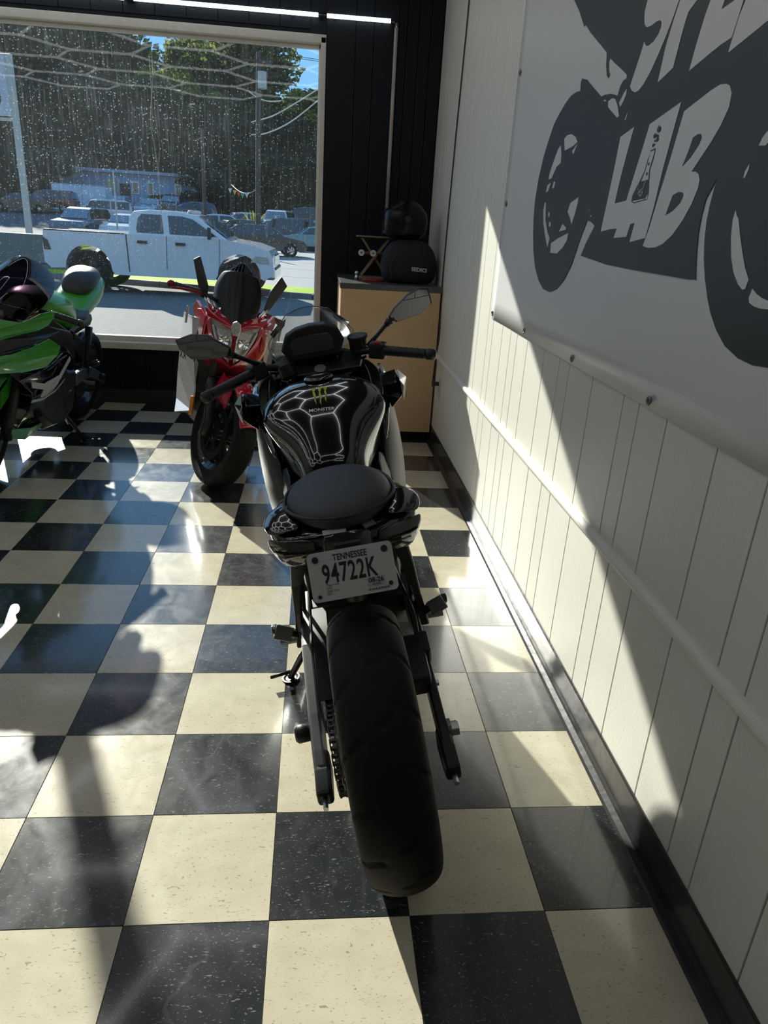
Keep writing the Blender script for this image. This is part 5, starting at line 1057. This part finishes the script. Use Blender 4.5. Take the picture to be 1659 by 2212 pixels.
for s in (-1, 1):
    front_plate('headlight', [(s*.022, 1.385, .848), (s*.075, 1.345, .866), (s*.135, 1.285, .880), (s*.128, 1.29, .835), (s*.095, 1.335, .775), (s*.055, 1.375, .715), (s*.012, 1.40, .680), (s*.010, 1.40, .80)], M_lens, rb, .03)
    front_plate('headlight_brow', [(s*.012, 1.398, .868), (s*.085, 1.345, .890), (s*.170, 1.262, .930), (s*.150, 1.275, .885), (s*.075, 1.350, .868), (s*.022, 1.395, .850)], M_red, rb, .03)
    front_plate('brow_spike', [(s*.070, 1.335, .89), (s*.098, 1.32, .940), (s*.118, 1.31, .898)], M_red, rb, .02)
    hl_ = obj('lamp_reflector', lathe(B(), [(0, .004), (.004, .014), (.014, .024), (.016, .027)], 24, 'y', (s*.052, 1.380, .790)), M_chrome, rb, smooth=True); obj('light_bar', tube(B(), smoothpath([(s*.115, 1.312, .850), (s*.096, 1.342, .800), (s*.060, 1.385, .730)], 4), .006, 8), M_plate, hl_, smooth=True)
    front_plate('headlight_trim', [(s*.135, 1.292, .880), (s*.112, 1.330, .80), (s*.060, 1.385, .712), (s*.012, 1.408, .672), (s*.0, 1.408, .655), (s*.07, 1.380, .698), (s*.130, 1.325, .790), (s*.152, 1.28, .86)], M_red, rb, .03)
    poly3('side_fairing', [(1.20, .86), (1.10, .84), (.80, .82), (.70, .62), (.66, .45), (.78, .30), (1.0, .27), (1.18, .34), (1.22, .48), (1.14, .64)], s*.215, s*.225, M_silver, rb, .003, f=(lambda s: lambda y, z: s*(min(.27, .155+.60*max(0, 1.20-y))-.10*max(0, .5-z)))(s))
    poly3('fairing_tip', [(1.14, .90), (1.02, .88), (1.0, .82), (1.10, .80)], s*.25, s*.262, M_silver, rb)
    poly3('cheek_panel', [(1.26, .88), (1.06, .93), (1.00, .88), (1.14, .76), (1.24, .74)], s*.185, s*.20, M_red, rb, .004, f=(lambda s: lambda y, z: s*(.145+.28*(1.26-y)))(s))
    tn = obj('turn_signal', box(B(), (s*.165, 1.20, .375), (.022, .03, .105)), M_amber, rb, bevel=.006)
    # folded wing mirrors
    P = [(s*.160, 1.10, .945), (s*.200, 1.09, .955), (s*.262, 1.05, 1.135), (s*.228, 1.05, 1.160), (s*.165, 1.10, 1.02)] if s > 0 else [(-.145, 1.12, .955), (-.180, 1.11, .965), (-.255, 1.07, 1.105), (-.215, 1.07, 1.150), (-.165, 1.10, 1.06)]
    wm = front_plate('wing_mirror', [(q[0]-.0, q[1], q[2]) for q in P], M_dark, rb, .018, .004)
    obj('mirror_mount', tube(B(), [(s*.12, 1.14, .90), (s*.15, 1.12, .94), (s*.17, 1.10, .965)], [.018, .013, .014], 10), M_chrome, wm, smooth=True)
front_plate('position_lamp', [(0, 1.412, .905), (.022, 1.408, .89), (.026, 1.408, .855), (.012, 1.412, .828), (-.012, 1.412, .828), (-.026, 1.408, .855), (-.022, 1.408, .89)], M_lens, rb, .03)
front_plate('chin_piece', [(.030, 1.40, .700), (0, 1.412, .665), (-.030, 1.40, .700), (-.014, 1.41, .675), (0, 1.412, .652), (.014, 1.41, .675)], M_dkred, rb, .02)
obj('fuel_tank', loft(B(), [hsec(p_, y) for y, p_ in ((.45, [(0, .80), (.05, .80), (.08, .78), (.09, .72), (0, .70)]), (.62, [(0, .93), (.08, .92), (.14, .88), (.13, .76), (0, .72)]), (.80, [(0, .97), (.08, .96), (.15, .91), (.14, .80), (0, .76)]), (.95, [(0, .90), (.07, .90), (.10, .87), (.10, .80), (0, .78)]))]), M_red, rb, smooth=True, sub=2)
obj('seat', loft(B(), [hsec([(0, z), (w_*.6, z), (w_, z-.03), (w_*.9, z-.07), (0, z-.08)], y) for y, w_, z in ((-.15, .04, .88), (.0, .10, .87), (.2, .12, .83), (.38, .13, .79), (.52, .09, .79))]), M_seat, rb, smooth=True, sub=1)
obj('tail_cowl', loft(B(), [hsec([(0, z), (w_, z-.01), (w_*1.2, z-.05), (w_*.7, z-.12), (0, z-.12)], y) for y, w_, z in ((-.22, .03, .85), (-.05, .10, .85), (.2, .12, .80), (.45, .12, .74), (.6, .10, .70))]), M_red, rb, smooth=True, sub=1)
for s in (1, -1):
    a, b, c = [SR @ Vector((s*x, y, z)) for x, y, z in ((.10, 1.06, .93), (.20, 1.03, .945), (.33, .96, .93))]
    hb = obj('handlebar', tube(B(), [a, b, c], .011, 12), M_matte, rb, smooth=True); grip(hb, b, c, endm=M_dkred)
    obj('lever', tube(B(), smoothpath([b+Vector((0, .04, 0)), b.lerp(c, .5)+Vector((0, .06, 0)), c+Vector((0, .05, -.01))], 4), .006, 8), M_dkred, hb, smooth=True)
fx = lambda y, z: min(.27, .155+.60*max(0, 1.20-y))+.009
text_on('side_lettering', 'RX', .045, lambda x, y: Vector((fx(1.06-x, .6), 1.06-x, .60+y*1.2)), M_ink, rb, shear=.3, offset=.001)

# ---------------------------------------------------------------- the green bike
KG = bframe((-1.62, 4.05, 0), 10, 178)
gb = thing('motorcycle', 'green sport bike with a violet tinted screen at the left edge of the picture', 'motorcycle', KG.to_translation(), KG.to_euler())
chassis(gb, .312, 8, head=(0, 1.12, .88), hi=False, forkm=M_steel, fenderm=M_green, rw=.165)
footpegs(gb, .30, .44, .15); sidestand(gb, (-.27, .62, .060), (-.12, .66, .24))
obj('tail_cowl', loft(B(), [hsec(p_, y) for y, p_ in ((-.20, [(0, .985), (.03, .985), (.05, .965), (.04, .93), (0, .92)]), (-.08, [(0, .99), (.07, .985), (.12, .955), (.10, .85), (0, .82)]), (.05, [(0, .965), (.09, .96), (.135, .92), (.12, .80), (0, .76)]), (.20, [(0, .90), (.09, .90), (.13, .87), (.12, .76), (0, .70)]), (.36, [(0, .82), (.08, .82), (.115, .80), (.11, .72), (0, .66)]), (.50, [(0, .78), (.08, .78), (.11, .75), (.10, .68), (0, .64)]))]), M_green, gb, smooth=True, sub=2)
obj('passenger_seat', loft(B(), [hsec([(0, z), (w_*.55, z-.002), (w_*.9, z-.02), (w_, z-.05), (w_*.9, z-.075), (0, z-.08)], y) for y, w_, z in ((-.10, .04, 1.03), (-.03, .095, 1.045), (.06, .112, 1.035), (.16, .105, .99), (.24, .07, .93))]), M_seat, gb, smooth=True, sub=2)
obj('rider_seat', loft(B(), [hsec([(0, z), (w_*.6, z), (w_, z-.03), (w_*.95, z-.08), (0, z-.09)], y) for y, w_, z in ((.20, .09, .86), (.27, .135, .84), (.36, .145, .82), (.46, .12, .82), (.52, .08, .83))]), M_seat, gb, smooth=True, sub=2)
gt = obj('fuel_tank', loft(B(), [hsec(p_, y) for y, p_ in ((.42, [(0, .83), (.05, .83), (.085, .81), (.10, .76), (.09, .71), (0, .70)]), (.52, [(0, .90), (.07, .89), (.12, .86), (.14, .80), (.12, .71), (0, .70)]), (.66, [(0, .965), (.08, .955), (.14, .92), (.165, .86), (.14, .76), (0, .72)]), (.82, [(0, .985), (.08, .98), (.145, .95), (.17, .89), (.15, .80), (0, .76)]), (.98, [(0, .97), (.07, .965), (.11, .94), (.13, .89), (.12, .82), (0, .80)]), (1.04, [(0, .93), (.05, .93), (.08, .91), (.09, .87), (.08, .83), (0, .82)]))]), M_green, gb, smooth=True, sub=2)
V, F = textmesh('Ninja', .075, shear=.35, offset=.002); dg = bpy.context.evaluated_depsgraph_get(); bvg = BVHTree.FromObject(gt.evaluated_get(dg), dg)
pts = []
for x, y in V:
    h_ = bvg.ray_cast(Vector((-.6, .62-x*.8, .865+y*1.1-x*.25)), Vector((1, 0, 0))); pts.append(h_[0]-Vector((.002, 0, 0)) if h_[0] is not None else Vector((-.15, .62, .87)))
obj('tank_lettering', (pts, F), M_plate, gt)
for s in (-1, 1):
    def cv(s, b=.0): return lambda y, z: s*(.205-b-.25*max(0, y-1.25)**1.3-.10*max(0, 1.0-y)-.30*max(0, .5-z))
    poly3('upper_fairing', cr([(1.78, .90), (1.62, .93), (1.46, .90), (1.30, .93), (1.12, .92), (1.20, .86), (1.44, .845), (1.74, .83)], 2), 0, s*.006, M_green, gb, .002, cv(s))
    poly3('black_panel', [(1.74, .84), (1.44, .845), (1.20, .86), (1.0, .80), (1.18, .79), (1.37, .77), (1.53, .755), (1.74, .755)], 0, s*.006, M_matte, gb, .002, cv(s, .008))
    poly3('side_fairing', [(1.74, .76), (1.53, .755), (1.37, .77), (1.19, .79), (1.01, .72), (1.04, .68), (1.20, .64), (1.41, .65), (1.60, .67), (1.74, .70)], 0, s*.006, M_green, gb, .002, cv(s, -.004))
    poly3('lower_cowl', cr([(1.52, .66), (1.30, .62), (1.11, .63), (.91, .66), (.72, .62), (.62, .50), (.52, .32), (.60, .24), (.92, .22), (1.18, .22), (1.36, .28), (1.30, .40), (1.32, .52)], 2), 0, s*.006, M_gloss, gb, .002, cv(s, .01))
    poly3('cowl_stripe', [(1.34, .585), (1.19, .545), (.96, .545), (.75, .61), (.72, .585), (.94, .515), (1.20, .515), (1.33, .55)], 0, s*.004, M_sticker, gb, .0005, cv(s, .002))
    poly3('cowl_stripe', [(1.31, .48), (1.15, .455), (.96, .46), (.76, .50), (.76, .485), (.96, .445), (1.15, .44), (1.31, .462)], 0, s*.004, M_sticker, gb, .0005, cv(s, .002))
    poly3('number_mark', [(1.16, .535), (1.0, .50), (1.03, .475), (1.10, .475), (1.0, .535), (.92, .525), (1.12, .462), (1.19, .465), (1.22, .48)], 0, s*.004, M_plate, gb, .0005, cv(s, .002))
    poly3('cowl_tip', [(1.40, .33), (1.15, .27), (.92, .24), (.96, .21), (1.18, .205), (1.38, .27)], 0, s*.006, M_green, gb, .002, cv(s, .004))
    poly3('frame_cover', [(1.39, .86), (1.16, .85), (.72, .75), (.66, .71), (.70, .66), (1.0, .70), (1.33, .80)], s*.150, s*.165, M_matte, gb, .006)
    poly3('bar_bracket', [(1.30, .885), (1.17, .925), (1.10, .84), (1.24, .87)], s*.13, s*.138, M_dkred, gb, .002)
    poly3('swing_cover', [(.56, .72), (.28, .60), (.10, .46), (.20, .42), (.50, .60)], s*.10, s*.13, M_matte, gb, .008)
    hb = obj('handlebar', tube(B(), [(s*.10, 1.08, .90), (s*.17, 1.03, .89), (s*.26, .97, .865)], .011, 12), M_matte, gb, smooth=True); grip(hb, (s*.16, 1.04, .892), (s*.275, .96, .86))
rows = []
for y, z, w_ in ((1.62, .90, .10), (1.46, .98, .15), (1.30, 1.06, .175), (1.14, 1.12, .165), (1.02, 1.155, .11)):
    rows.append([(w_*t, y-.16*t*t*(w_/.16), z-.10*t*t*(w_/.16)) for t in [-1+2*k/12 for k in range(13)]])
sheet('windscreen', rows, M_violet, gb, .004, 2)
obj('nose_fairing', loft(B(), [hsec(p_, y) for y, p_ in ((1.36, [(0, .92), (.09, .91), (.14, .88), (.14, .78), (.08, .70), (0, .68)]), (1.55, [(0, .92), (.07, .91), (.11, .87), (.11, .79), (.06, .72), (0, .70)]), (1.74, [(0, .85), (.03, .85), (.06, .82), (.06, .77), (.03, .74), (0, .73)]))]), M_green, gb, smooth=True, sub=2)
obj('exhaust_tip', cyl(B(), (.11, .50, .25), (.13, .12, .34), .05, .055, 24), M_alu, gb, bevel=.004)
